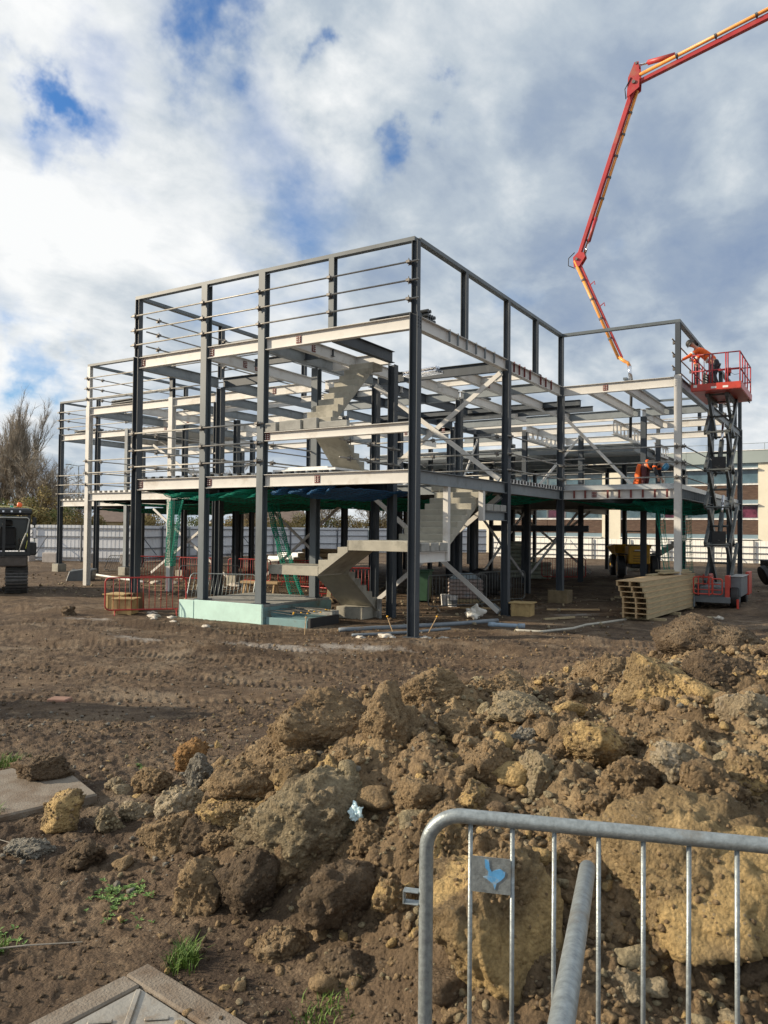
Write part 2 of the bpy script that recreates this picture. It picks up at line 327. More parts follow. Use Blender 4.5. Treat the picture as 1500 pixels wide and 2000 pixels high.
def soil_mat(name, dark, mid, light, clod=False, smooth=None):
    M = bpy.data.materials.new(name); M.use_nodes = True; nt = M.node_tree; N = nt.nodes; L = nt.links; b = N['Principled BSDF']
    b.inputs['Roughness'].default_value = .9; b.inputs['Specular IOR Level'].default_value = .25
    tc = N.new('ShaderNodeTexCoord'); g = N.new('ShaderNodeNewGeometry'); pos = g.outputs['Position']
    def noise(sc, det, ro, off=0, dist=0):
        mp = N.new('ShaderNodeMapping'); mp.inputs['Location'].default_value = (off, off*1.7, off*.3); L.new(pos, mp.inputs[0])
        n = N.new('ShaderNodeTexNoise'); n.inputs['Scale'].default_value = sc; n.inputs['Detail'].default_value = det; n.inputs['Roughness'].default_value = ro; n.inputs['Distortion'].default_value = dist
        L.new(mp.outputs[0], n.inputs['Vector']); return n.outputs[0]
    def ramp(v, a, bb):
        r = N.new('ShaderNodeMapRange'); r.inputs[1].default_value = a; r.inputs[2].default_value = bb; L.new(v, r.inputs[0]); return r.outputs[0]
    def mix(f, a, c, bl='MIX'):
        m = N.new('ShaderNodeMix'); m.data_type = 'RGBA'; m.blend_type = bl
        if isinstance(f, float): m.inputs[0].default_value = f
        else: L.new(f, m.inputs[0])
        for k, v in ((6, a), (7, c)):
            if isinstance(v, tuple): m.inputs[k].default_value = (*v, 1)
            else: L.new(v, m.inputs[k])
        return m.outputs[2]
    c = mix(ramp(noise(1.1, 6, .6, 3), .38, .62), dark, mid)
    c = mix(ramp(noise(3.7, 8, .68, 9), .5, .68), c, light)
    if not clod:
        c = mix(ramp(noise(.42, 5, .6, 51, .6), .50, .62), c, (.66, .62, .58), 'MULTIPLY'); c = mix(ramp(noise(.8, 6, .6, 57, .4), .55, .68), c, (.215, .165, .115))
        # pale crushed stone patches, by place
        sp = N.new('ShaderNodeSeparateXYZ'); L.new(pos, sp.inputs[0])
        def blob(cx, cy, sx, sy, rot):
            mp = N.new('ShaderNodeMapping'); mp.vector_type = 'TEXTURE'; mp.inputs['Location'].default_value = (cx, cy, 0); mp.inputs['Rotation'].default_value = (0, 0, rot); mp.inputs['Scale'].default_value = (sx, sy, 1e4)
            L.new(pos, mp.inputs[0]); ln = N.new('ShaderNodeVectorMath'); ln.operation = 'LENGTH'; L.new(mp.outputs[0], ln.inputs[0]); 
            r = N.new('ShaderNodeMapRange'); r.inputs[1].default_value = 1.2; r.inputs[2].default_value = .2; L.new(ln.outputs['Value'], r.inputs[0]); return r.outputs[0]
        bl = None
        for a in STONEP:
            q = blob(*a)
            if bl is None: bl = q
            else:
                mm = N.new('ShaderNodeMath'); mm.operation = 'MAXIMUM'; L.new(bl, mm.inputs[0]); L.new(q, mm.inputs[1]); bl = mm.outputs[0]
        ad = N.new('ShaderNodeMath'); ad.operation = 'MULTIPLY_ADD'; L.new(bl, ad.inputs[0]); ad.inputs[1].default_value = .75; L.new(ramp(noise(3.4, 9, .75, 14), .2, .8), ad.inputs[2])
        c = mix(ramp(ad.outputs[0], .95, 1.45), c, (.36, .335, .305))
        # heap tone
        vc = N.new('ShaderNodeVertexColor'); vc.layer_name = 'tone'
        hc = mix(ramp(noise(2.2, 7, .65, 20), .42, .62), (.135, .095, .056), (.29, .205, .118))
        hc = mix(ramp(noise(1.3, 7, .6, 27), .56, .66), hc, (.36, .26, .145))
        c = mix(vc.outputs[0], c, hc)
    if clod:      # sheared clean faces versus crumbly crust
        vc = N.new('ShaderNodeVertexColor'); vc.layer_name = 'tone'
        c = mix(ramp(vc.outputs[0], .35, .6), smooth or mid, c)
    # fine grit: pale and dark stones
    vo = N.new('ShaderNodeTexVoronoi'); vo.inputs['Scale'].default_value = 62; L.new(pos, vo.inputs['Vector'])
    hs = N.new('ShaderNodeSeparateColor'); L.new(vo.outputs['Color'], hs.inputs[0])
    gm = ramp(noise(4.5, 5, .65, 44), .48, .66); gq = N.new('ShaderNodeMath'); gq.operation = 'MULTIPLY'; L.new(gm, gq.inputs[0]); L.new(ramp(hs.outputs[0], .84, .90), gq.inputs[1]); grit = gq.outputs[0]
    mk = N.new('ShaderNodeMath'); mk.operation = 'MULTIPLY'; L.new(grit, mk.inputs[0]); L.new(ramp(vo.outputs['Distance'], .45, .3), mk.inputs[1])
    c = mix(mk.outputs[0], c, (.30, .25, .19))
    fine = ramp(noise(34, 8, .7, 31), .25, .75)
    mr = N.new('ShaderNodeMapRange'); mr.inputs[3].default_value = .5; mr.inputs[4].default_value = 1.5; L.new(fine, mr.inputs[0])
    c = mix(1.0, c, mr.outputs[0], 'MULTIPLY')
    L.new(c, b.inputs['Base Color'])
    hgt = N.new('ShaderNodeMath'); hgt.operation = 'ADD'; L.new(noise(26, 9, .72, 4), hgt.inputs[0])
    m3 = N.new('ShaderNodeMath'); m3.operation = 'MULTIPLY'; m3.inputs[1].default_value = -.35; L.new(vo.outputs['Distance'], m3.inputs[0]); L.new(m3.outputs[0], hgt.inputs[1])
    bp = N.new('ShaderNodeBump'); bp.inputs['Strength'].default_value = 1.0; bp.inputs['Distance'].default_value = .05 if clod else .035; L.new(hgt.outputs[0], bp.inputs['Height']); L.new(bp.outputs[0], b.inputs['Normal'])
    return M
STONEP = [(-1.6, -2.7, 2.7, .42, .28), (-.2, -2.0, 2.2, .35, .3), (-4.2, -3.9, 1.3, .5, .3), (1.0, .3, 1.6, .35, .5), (-8, -2.2, 1.5, .4, .2), (1.6, 6.5, 1.3, .5, .9)]
SOIL = soil_mat('soil', (.075, .052, .036), (.145, .10, .064), (.235, .17, .11))
V, F, col = ground_sheet()
g = np_mesh('ground', V, F, SOIL, col=col); tag(g, kind='structure')
# ------------------------------------------------------------------ steel frame
Z1, Z2, Z3 = 3.66, 7.06, 8.80
frame = thing('steel_frame', 'unfinished three storey steel building frame with stepped bays of grey and white columns', 'building frame', (0, 0, 0))
def column(x, y, z0, z1, fl='x', m=None, s=.20, name='column', splice=None, tf=.016):
    mb = MB(); upv = (1, 0, 0) if fl == 'x' else (0, 1, 0)
    mb.isec((x, y, z0), (x, y, z1), s, s, tf, .012, upv)
    if splice:
        b = mb
        for dz in (-.14, -.07, 0, .07):
            for dx in (-.055, .055):
                if fl == 'x': b.box(x+s/2, x+s/2+.014, y+dx-.014, y+dx+.014, splice+dz-.014, splice+dz+.014)
                else: b.box(x+dx-.014, x+dx+.014, y-s/2-.014, y-s/2, splice+dz-.014, splice+dz+.014)
    return mb.build(name, m or STEEL, frame)
def base_plate(o, x, y, z):
    MB().box(x-.17, x+.17, y-.17, y+.17, z-.02, z+.022).build('base_plate', STEEL, o)
D, Wh, Mi, Pr = STEEL, STEELW, STEELM, STEELP
cols = [  # x, y, base, top, flange normal, material, post above?
 (0, 0, -.02, Z2+.05, 'x', D, 1), (-4.34, 0, .46, Z3-.09, 'y', Pr, 0), (-6.3, 0, .46, Z3-.09, 'y', Pr, 0), (-8.9, 0, -.02, Z2+.04, 'x', D, 1),
 (0, 5.2, -.02, Z2-.02, 'x', D, 1), (0, 9.81, -.02, Z2-.02, 'x', D, 1), (3.66, 9.81, -.02, Z2+.05, 'y', Wh, 1),
 (3.66, 16.0, -.1, Z2-.02, 'x', D, 1), (3.66, 20.9, -.1, Z2-.02, 'x', D, 0), (3.66, 24.4, -.1, Z2+.05, 'x', D, 1),
 (-4.34, 2.22, .46, Z2-.34, 'y', Pr, 0), (-4.34, 5.3, -.1, Z2-.3, 'x', D, 0), (-2.27, 2.85, -.1, Z2-.34, 'x', D, 0), (-8.9, 3.3, -.1, Z2-.3, 'x', D, 1),
 (-3.2, 8.8, -.1, Z2-.3, 'x', D, 0), (1.3, 15.7, -.1, Z2-.3, 'y', D, 0), (-4.34, 17.8, -.1, Z2-.3, 'y', D, 0), (-6.8, 15.6, -.1, Z2-.3, 'x', D, 0), (-6.8, 18.0, -.1, Z2-.3, 'x', D, 0),
 (0, 24.4, -.1, Z2-.02, 'y', D, 1), (-4.9, 27.8, -.1, Z2-.3, 'y', D, 0), (-.3, 30.6, -.1, Z2-.3, 'y', D, 0),
 (-17.8, 5.25, -.02, Z2+.05, 'y', Wh, 1), (-13.15, 5.25, -.02, Z2+.05, 'y', Wh, 1), (-8.9, 10.3, -.1, Z2-.3, 'x', D, 0), (-13.4, 9.0, -.1, Z2-.3, 'x', D, 0), (-10.9, 5.25, -.1, Z2-.3, 'x', D, 0),
 (-26.98, 10.6, .4, Z2+.05, 'x', D, 1), (-24.1, 10.6, -.1, Z2, 'x', D, 1), (-21.9, 10.6, .4, Z2+.05, 'y', Mi, 0), (-17.8, 10.4, .4, Z2+.05, 'x', D, 1),
 (-13.15, 13.6, -.1, Z2-.3, 'x', D, 0), (-17.8, 15.0, -.1, Z2-.3, 'x', D, 0), (-8.9, 14.6, -.1, Z2-.3, 'x', D, 0), (-11.7, 22.7, -.1, Z2-.3, 'x', D, 0), (-8.9, 19.4, -.1, Z2-.3, 'x', D, 0),
 (-13.15, 19.0, -.1, Z2-.3, 'x', D, 0), (-22, 18.9, -.1, Z2-.3, 'x', D, 0), (-26.98, 16.0, -.1, Z2-.3, 'x', D, 0), (-6.8, 10.3, -.1, Z2-.3, 'x', D, 0), (-6.8, 22.5, -.1, Z2-.3, 'x', D, 0), (-2.2, 12.6, -.1, Z1, 'x', D, 0),
 (-4.34, 12.4, -.1, Z1, 'x', D, 0), (-.9, 12.4, -.1, Z1, 'x', D, 0), (1.6, 20.9, -.1, Z2-.3, 'x', D, 0), (-17.8, 20.6, -.1, Z2-.3, 'x', D, 0), (-2.6, 20.4, -.1, Z2-.3, 'y', D, 0)]
cols += [(x, y, -.1, 6.2, 'x', D, 0) for x, y in ((-14.3, 29), (-9.6, 29), (-4.9, 33.2), (-.4, 33.2), (-9.6, 33.2), (-14.3, 33.2), (-14.3, 24.5), (-9.6, 26.2), (-2.4, 27.5))]
for x, y, z0, z1, fl, m_, post in cols:
    o = column(x, y, z0, z1, fl, m_, splice=(6.93 if (x, y) in ((0, 0), (3.66, 9.81)) else None))
    if z0 > -.05: base_plate(o, x, y, z0+.0)
    if post: column(x, y, Z2+.052 if z1 > Z2 else Z2-.02, Z3-.092, 'y' if fl == 'y' else 'x', STEEL if (x, y) != (-17.8, 5.25) else STEELW, .15, 'parapet_post')
for x, y in ((-2.24, 0), (0, 2.48), (0, 7.44), (-8.9, 7.6), (-17.8, 13.0), (3.66, 13.0), (3.66, 18.5), (3.66, 22.7), (1.9, 24.4)):
    column(x, y, Z2+.004, Z3-.092, 'y' if y == 0 else 'x', STEELP if y == 0 else STEEL, .15, 'parapet_post')
# parapet head rails
def rail(p0, p1, m_=STEELP): MB().bar((p0[0], p0[1], Z3-.045), (p1[0], p1[1], Z3-.045), .15, .09).build('parapet_rail', m_, frame)
A1 = [((-8.975, 0), (-.0, 0)), ((0, .08), (0, 9.73)), ((-.075, 9.81), (3.735, 9.81)), ((3.66, 9.89), (3.66, 24.32)), ((3.735, 24.4), (-.07, 24.4)),
      ((-8.9, .08), (-8.9, 8.2)), ((-17.875, 5.25), (-8.98, 5.25)), ((-17.8, 5.33), (-17.8, 13.2)), ((-26.98-.075, 10.6), (-17.88, 10.6)), ((-26.98, 10.68), (-26.98, 17)), ((0, 24.3), (0, 18.0))]
for a, b in A1: rail(a, b)
# floor beams
RP = []
def beam(p0, p1, z, m_=STEELW, w=.16, h=.30, tf=.012, plates=(), name=None):
    """z = top of steel"""
    mb = MB(); mb.isec((p0[0], p0[1], z-h/2), (p1[0], p1[1], z-h/2), w, h, tf, .009)
    o = mb.build(name or ('floor_beam' if z < 6 else 'roof_beam'), m_, frame)
    L = math.hypot(p1[0]-p0[0], p1[1]-p0[1]); dx, dy = (p1[0]-p0[0])/L, (p1[1]-p0[1])/L
    for t in plates:      # red bolted connection patches; side towards the camera (right of travel or left)
        cx, cy = p0[0]+dx*t, p0[1]+dy*t
        nx, ny = (0, -1) if abs(dx) > abs(dy) else (1, 0)
        cx += nx*.012; cy += ny*.012
        b = MB(); k = MB()
        ax, ay = abs(dx), abs(dy)
        b.box(cx-.075*ax-abs(nx)*.006, cx+.075*ax+abs(nx)*.006, cy-.075*ay-abs(ny)*.006, cy+.075*ay+abs(ny)*.006, z-h/2-.09, z-h/2+.09)
        pl = b.build('connection_plate', REDP, o)
        for a in (-.035, .035):
            for c in (-.05, 0, .05):
                px, py = cx+a*ax+nx*.012, cy+a*ay+ny*.012
                k.box(px-.012, px+.012, py-.012, py+.012, z-h/2+c-.012, z-h/2+c+.012)
        k.build('bolt_heads', STEELW, o)
    return o
g = .11
# --- roof level, z = Z2 top
X0 = beam
z2 = Z2
beam((-8.79, 0), (-6.41, 0), z2, plates=(.1,)); beam((-6.19, 0), (-4.45, 0), z2, plates=(.1,)); beam((-4.23, 0), (-.11, 0), z2, plates=(1.0,))
beam((0, .11), (0, 5.09), z2-.004, plates=()); beam((0, 5.31), (0, 9.70), z2-.004)
beam((.11, 9.81), (3.55, 9.81), z2, plates=(1.35,)); beam((3.66, 9.92), (3.66, 15.89), z2-.004, STEELM); beam((3.66, 16.11), (3.66, 20.79), z2-.004, STEELM); beam((3.66, 21.01), (3.66, 24.29), z2-.004, STEELM)
for x, y0, y1, m_, pl in ((-8.9, .11, 3.19, STEELM, ()), (-8.9, 3.41, 10.19, STEELM, ()), (-6.3, .11, 5.05, STEELW, (1.4, 1.9)), (-3.46, .09, 5.1, STEELW, (.8, 3.1)), (-2.24, .09, 2.75, STEEL, ()), (-4.34, .11, 5.1, STEELM, ()),
                      (-3.2, 5.32, 8.7, STEELW, (.3,)), (-1.6, 5.3, 15.9, STEELW, (2.3,)), (-4.6, 5.35, 12.4, STEEL, ()), (-6.3, 5.35, 10.2, STEEL, ()),
                      (.95, 9.92, 15.5, STEELW, ()), (2.1, 9.92, 15.5, STEELW, ()), (1.25, 15.7, 19.4, STEELW, ()), (-3.2, 8.9, 15.0, STEELW, ()), (-6.8, 10.4, 15.5, STEEL, ()), (-6.8, 15.7, 22.4, STEEL, ()),
                      (-8.9, 10.4, 19.3, STEELM, ()), (-11, 5.4, 13.5, STEELM, ()), (-13.15, 5.36, 13.5, STEELM, ()), (-15.5, 5.4, 13.5, STEELW, ()), (-17.8, 5.36, 10.29, STEELM, ()), (-17.8, 10.51, 15, STEELM, ()),
                      (-19.9, 10.7, 18.8, STEELW, ()), (-22, 10.71, 18.8, STEELM, ()), (-24.3, 10.7, 18.8, STEELW, ()), (-26.98, 10.71, 18.8, STEELM, ()), (-13.15, 13.7, 19, STEELM, ()), (-11, 13.7, 22, STEELW, ()), (-4.34, 18.0, 24.3, STEELW, ())):
    beam((x, y0), (x, y1), z2-.004-(.003 if m_ is STEEL else 0), m_, plates=pl)
for y, x0, x1, m_, pl in ((2.85, -4.24, -2.37, STEELW, ()), (5.2, -8.79, -6.4, STEELW, (.5,)), (5.2, -6.2, -4.45, STEELW, ()), (5.2, -4.23, -.11, STEEL, ()), (3.3, -8.79, -6.4, STEEL, ()), (9.0, -8.79, -3.3, STEELM, ()), (8.8, -3.09, -.1, STEELM, ()),
                      (12.6, -8.8, -.2, STEEL, ()), (15.6, -6.7, 1.2, STEELM, ()), (15.6, 1.4, 3.55, STEELM, ()), (19.5, -6.7, 3.55, STEELW, ()), (17.8, -6.7, -4.45, STEEL, ()), (23.6, -6.7, 3.55, STEELW, ()), (20.9, -8.8, -6.9, STEELM, ()),
                      (5.25, -17.69, -13.26, STEELW, ()), (5.25, -13.04, -11.0, STEELW, ()), (5.25, -10.8, -9.0, STEELW, ()), (9.0, -17.7, -13.5, STEELW, (1.5,)), (10.3, -13.0, -9.0, STEELW, ()), (13.6, -17.7, -13.25, STEELW, ()), (13.6, -13.05, -9.0, STEELW, ()),
                      (10.6, -26.87, -24.21, STEELW, ()), (10.6, -24.0, -22.0, STEELW, ()), (10.6, -21.8, -17.9, STEELW, (2.5,)), (14.6, -26.9, -17.9, STEELW, ()), (18.9, -26.9, -13.2, STEELW, ()), (17, -13, -6.9, STEELW, (3, 5)), (22.6, -13, -6.9, STEELW, ())):
    beam((x0, y), (x1, y), z2, m_, plates=pl)
# --- first floor level
for y, x0, x1, m_, pl in ((0, -8.79, -6.41, STEELW, (.08,)), (0, -6.19, -4.45, STEELW, (.08,)), (0, -4.23, -.11, STEELW, (1.6,)), (9.81, .11, 3.55, STEELW, (1.0,)), (24.4, .1, 3.55, STEELW, ()), (5.25, -17.69, -13.26, STEELW, ()), (5.25, -13.04, -9.0, STEELW, ()),
                      (10.6, -26.87, -24.21, STEELW, ()), (10.6, -24.0, -22.0, STEELW, ()), (10.6, -21.8, -17.9, STEELW, ()), (5.2, -8.79, -4.45, STEELM, ()), (5.2, -4.23, -.11, STEELM, ()), (2.85, -4.2, -2.4, STEEL, ()), (15.7, -6.7, 3.55, STEELM, ()), (20.9, -6.7, 3.55, STEELM, ())):
    beam((x0, y), (x1, y), Z1, m_, plates=pl)
for x, y0, y1, m_ in ((0, .11, 5.09, STEELM), (0, 5.31, 9.70, STEELM), (3.66, 9.92, 15.89, STEELM), (3.66, 16.11, 20.79, STEELM), (3.66, 21.01, 24.29, STEELM), (-8.9, .11, 3.19, STEELM), (-8.9, 3.41, 10.2, STEELM), (-6.3, .11, 5.1, STEELM),
                      (-4.34, .11, 5.1, STEELM), (-17.8, 5.36, 10.29, STEELM), (-26.98, 10.71, 15.9, STEELM), (-22, 10.7, 18.8, STEELM), (-13.15, 5.36, 13.5, STEELM), (-4.34, 5.4, 17.7, STEELM)):
    beam((x, y0), (x, y1), Z1-.004, m_)
for i in range(9):      # stiffener fins on the wing's first floor edge beam and on the right facade's roof beam
    x = .48+i*.36
    if abs(x-1.11) > .12: MB().box(x-.03, x+.03, 9.722, 9.744, Z1-.27, Z1-.02).build('stiffener', REDP, frame)
for y in (1.55, 2.0, 2.5, 3.05, 3.6, 4.2): MB().box(.03, .082, y-.012, y+.012, z2-.27, z2+.03).build('stiffener', STEELM, frame)
for y in (5.6, 6.0, 6.4, 6.85, 7.75, 8.2, 8.7): MB().box(.03, .082, y-.012, y+.012, z2-.27, z2+.03).build('stiffener', REDP, frame)
for i in range(16):
    y = 10.3+i*.34; MB().box(3.69, 3.742, y-.01, y+.01, Z1-.28, Z1-.03).build('stiffener', STEELM, frame)
# slab edge trims of the wing
MB().box(.12, 3.55, 9.86, 9.87, Z1+.004, Z1+.16).build('deck_edge_trim', DECK, frame)
MB().box(3.60, 3.61, 9.95, 24.3, Z1+.004, Z1+.18).build('deck_edge_trim', DECK, frame)
# stair landing beams (mezzanine)
beam((-4.23, 0.0), (-.11, 0.0), 4.71, STEELW, .16, .22, plates=(.05,)); beam((0, .11), (0, 1.50), 1.84, STEELW, .16, .24); beam((0, 3.66), (0, 5.09), 2.84, STEELM, .16, .24)
for y, z0 in ((1.58, 1.60), (3.58, 2.58)): MB().bar((0, y, z0), (0, y, Z1-.30), .13, .13, (0, 1, 0)).build('hanger', STEELW, frame)
# blocks sitting on those beams are things, see below
# cellular beams (round holes)
def cellular(x, y0, y1, ztop, h=.62):
    mb = MB(); zc = ztop-h/2
    mb.box(x-.09, x+.09, y0, y1, ztop-.014, ztop); mb.box(x-.09, x+.09, y0, y1, ztop-h, ztop-h+.014)
    n = int((y1-y0)/.56); p = (y1-y0)/n; r = .2; t = .006
    for i in range(n):
        c = y0+p*(i+.5); K = 20; ring = []; outer = []
        for k in range(K):
            a = 2*math.pi*k/K; ca, sa = math.cos(a), math.sin(a); ring.append((c+r*ca, zc+r*sa))
            s_ = min((p/2)/abs(ca) if abs(ca) > 1e-6 else 9, (h/2-.014)/abs(sa) if abs(sa) > 1e-6 else 9); outer.append((c+s_*ca, zc+s_*sa))
        for sx in (-t, t):
            b = len(mb.v); mb.v += [(x+sx, a, z) for a, z in ring]+[(x+sx, a, z) for a, z in outer]
            mb.f += [(b+k, b+(k+1) % K, b+K+(k+1) % K, b+K+k) for k in range(K)]
        b = len(mb.v); mb.v += [(x-t, a, z) for a, z in ring]+[(x+t, a, z) for a, z in ring]
        mb.f += [(b+k, b+(k+1) % K, b+K+(k+1) % K, b+K+k) for k in range(K)]
    mb.build('cellular_beam', STEELW, frame, fix=False)
cellular(-4.34, 18.2, 24.3, z2-.02); cellular(-.45, 17.9, 23.4, z2-.02); cellular(-.2, 24.6, 27.8, z2-.32); 
# diagonal flat braces
def brace(p0, p1, w=.12, m_=STEELW, pl=(1, 1)):
    o = MB().bar(p0, p1, .04, w).build('brace', m_, frame)
    d = (Vector(p1)-Vector(p0)).normalized()
    for e, k, s in ((p0, pl[0], 1), (p1, pl[1], -1)):
        if not k: continue
        c = Vector(e)+d*s*.12; mb = MB(); mb.bar(Vector(e)+Vector((0.035, -.0, 0)), Vector(e)+d*s*.26+Vector((.035, 0, 0)), .016, .17)
        k2 = mb
        for a in (.08, .19):
            for bz in (-.04, .04):
                q = Vector(e)+d*s*a+Vector((.05, 0, bz)); k2.box(q.x-.01, q.x+.012, q.y-.014, q.y+.014, q.z-.014, q.z+.014)
        mb.build('gusset_plate', STEELM, o)
for z0, z1 in ((3.74, 6.70), (.10, 3.28)):
    brace((-4.2, 5.06, z0), (-.13, 5.06, z1), .13); brace((-4.2, 5.012, z1), (-.13, 5.012, z0), .13)
for (p0, p1) in (((-20, 10.5, .2), (-15.3, 10.5, 3.2)), ((-20, 10.57, 3.2), (-15.3, 10.57, .2)), ((-13.0, 10.4, .3), (-9.1, 10.4, 3.3)), ((-13.0, 10.47, 3.3), (-9.1, 10.47, .3)), ((-20, 10.5, 6.2), (-16, 10.5, 3.9)),
                 ((-6.6, 22.6, .3), (-2.8, 22.6, 3.3)), ((-6.6, 22.67, 3.3), (-2.8, 22.67, .3)), ((-4.2, 17.9, 3.8), (-2.7, 20.3, 6.6)), ((-4.2, 17.9, .3), (-2.7, 20.3, 3.2)), ((-4.25, 12.5, .3), (-4.25, 17.7, 3.2)), ((-4.3, 12.5, 3.2), (-4.3, 17.7, .3)), ((-6.7, 15.8, 3.8), (-6.7, 17.9, 6.5)), ((-.8, 12.5, 6.5), (1.2, 15.6, 3.8))):
    brace(p0, p1, .11, pl=(0, 0))
for y in (20.7, 26.2, 29.0, 33.3): beam((-14.4, y), (-.3, y), 6.26, STEELM)
for x in (-14.4, -9.6, -4.9, -.3): beam((x, 20.9), (x, 33.2), 6.25, STEELM); beam((x, 24.6), (x, 33.2), Z1-.006, STEELM)
for x0, x1, y, z in ((-8.7, -.2, 12.5, Z2), (-8.7, -.2, 14.1, Z2), (-8.7, -.2, 17.0, Z2), (-16.5, -9.2, 7.6, Z2), (-16.5, -9.2, 11.8, Z2), (-8.7, -4.5, 7.2, Z2), (-6.1, -3.4, 1.7, Z2), (-3.1, -.2, 7.0, Z2)): beam((x0, y), (x1, y), z+.001, STEELW if (y*10) % 2 < 1 else STEEL, .12, .2)
MB().box(-4.6, -.6, 14.86, 14.98, 2.3, 2.55).build('floor_beam', STEEL, frame)
# ------------------------------------------------------------------ metal decking (profiled sheets)
def deck(x0, x1, y0, y1, z, along='x', pitch=.30, h=.06):
    """trapezoid sheet; ribs run along Y when along == 'x' (profile seen on the X edge)"""
    mb = MB(); prof = []
    a0, a1 = (x0, x1) if along == 'x' else (y0, y1)
    n = int((a1-a0)/pitch); p = (a1-a0)/n
    for i in range(n):
        c = a0+p*i; prof += [(c, 0), (c+p*.42, 0), (c+p*.5, h), (c+p*.92, h)]
    prof.append((a1, 0)); t = .004
    full = [(a, z+b) for a, b in prof]+[(a, z+b+t) for a, b in reversed(prof)]
    if along == 'x': pts0 = [(a, y0, b) for a, b in full]; pts1 = [(a, y1, b) for a, b in full]
    else: pts0 = [(x0, a, b) for a, b in full]; pts1 = [(x1, a, b) for a, b in full]
    m_ = len(full); mb.v = pts0+pts1; mb.f = [(i, (i+1) % m_, m_+(i+1) % m_, m_+i) for i in range(m_)]
    mb.build('floor_deck', DECK, frame, fix=False)
dz = Z1+.005
deck(-8.8, -4.4, .03, 5.2, dz, 'x'); deck(-4.38, -2.3, .03, 2.8, dz, 'x'); deck(-8.8, -.1, 5.3, 24.4, dz, 'y'); deck(.1, 3.5, 9.95, 24.3, dz, 'y')
deck(-17.7, -9.0, 5.22, 24.4, dz, 'x'); deck(-26.9, -17.9, 10.57, 24.4, dz, 'x'); None
deck(-14.5, -.2, 20.6, 33.5, z2-.75, 'y', .3, .05); deck(-14.5, -.2, 24.5, 33.5, dz, 'y'); deck(-24.2, -18, 10.7, 14.5, z2+.005, 'x')
def fillers(x0, y0, x1, y1, n, z, h=.075):
    # pale deck edge with black rib fillers
    L_ = math.hypot(x1-x0, y1-y0); dx, dy = (x1-x0)/L_, (y1-y0)/L_
    MB().bar((x0, y0, z+h/2), (x1, y1, z+h/2), .012, h).build('deck_edge', WHITE, frame)
    nx, ny = dy, -dx; p = L_/n
    for i in range(n):
        a = p*(i+.2); b = a+p*.48
        MB().bar((x0+dx*a+nx*.009, y0+dy*a+ny*.009, z+h/2), (x0+dx*b+nx*.009, y0+dy*b+ny*.009, z+h/2), .02, h*.92).build('rib_filler', BLACK, frame)
fillers(.072, 5.33, .072, 9.7, 18, Z1+.004, .10); fillers(-17.68, 5.18, -9.0, 5.18, 29, Z1+.004); fillers(-26.9, 10.53, -18, 10.53, 28, Z1+.004)
# ------------------------------------------------------------------ guard rails: each tube is a thing with its couplers
def railtube(p0, p1, at, label, grp, over=.15):
    p0 = Vector(p0); p1 = Vector(p1); d = (p1-p0).normalized()
    t = thing('scaffold_tube', label, 'guard rail tube', p0, 0, grp)
    q0 = -d*over; q1 = (p1-p0)+d*over
    MB().tube([q0, q1], .0215, 8).build('tube', TUBE, t, smooth=True)
    for a in at:
        c = d*a; mb = MB()
        ax = abs(d.x) > abs(d.y)
        sx, sy = (.05, .05) if ax else (.05, .05)
        mb.box(c.x-sx, c.x+sx, c.y-sy, c.y+sy, c.z-.032, c.z+.032)
        mb.tube([c+Vector((0, 0, -.09)), c+Vector((0, 0, .085))], .013, 6)
        if ax: mb.box(c.x-.03, c.x+.03, c.y+.02, c.y+.1, c.z-.05, c.z+.05)
        else: mb.box(c.x-.09, c.x-.02, c.y-.03, c.y+.03, c.z-.05, c.z+.05)
        mb.build('coupler', RUST, t, bevel=.006)
UP = [7.40, 7.81, 8.22]; LO = [4.00, 4.45, 4.93]; NM = ['lowest', 'middle', 'top']
LV = {'up': 'upper level', 'lo': 'first floor'}
def railset(p0, p1, at, zs, where, over=.15, n0=0):
    for i, z in enumerate(zs):
        railtube((p0[0], p0[1], z), (p1[0], p1[1], z), at, '%s guard rail tube %s' % (NM[i+n0], where), 'guard rail tubes', over)
railset((-8.9, -.15), (0, -.15), [0, 2.6, 4.5, 6.66, 8.8], UP, 'above the nearest left facade')
railset((-8.9, -.15), (-4.34, -.15), [0, 2.6, 4.5], LO, 'on the first floor of the nearest left facade')
railset((-8.7, .25), (-8.7, 9.5), [.3, 3.0], UP, 'running back from the nearest block top')
railset((-8.7, .25), (-8.7, 9.5), [.3, 3.0], LO, 'running back on nearest block first floor')
railset((.15, 5.1), (.15, 9.75), [.1, 4.6], LO, 'above the striped deck edge')
railset((.15, 9.64), (3.66, 9.64), [0, 3.5], LO, 'in front of the bent worker')
railset((3.85, 9.8), (3.85, 15.9), [0, 6], LO, 'beside the scissor lift')
railset((3.50, 9.9), (3.50, 24.4), [.4, 3.2, 6, 8.6, 11, 14.4], UP, 'running back under the red work platform')
railset((3.4, 24.3), (0, 24.3), [0, 3.3], UP, 'on the far end of the right wing')
railset((-17.8, 5.1), (-9.1, 5.1), [0, 4.65], UP, 'above the second block of the left facade')
railset((-17.8, 5.1), (-9.1, 5.1), [0, 4.65, 7], LO, 'on the first floor of the second block')
railset((-17.6, 5.4), (-17.6, 13.2), [.3, 5], UP, 'running back from the second block top')
railset((-17.6, 5.4), (-17.6, 13.2), [.3, 5], LO, 'running back on the first floor of the second block')
railset((-27, 10.45), (-18, 10.45), [0, 2.9, 5.1], UP, 'above the farthest left block')
railset((-27, 10.45), (-18, 10.45), [0, 5.1], LO, 'on the first floor of the farthest left block')
railset((-26.8, 10.7), (-26.8, 18.5), [.2, 5], UP, 'running back from the farthest left corner')
railset((-4.2, 5.0), (-.2, 5.0), [0, 2, 4], LO, 'behind the crossed white braces')
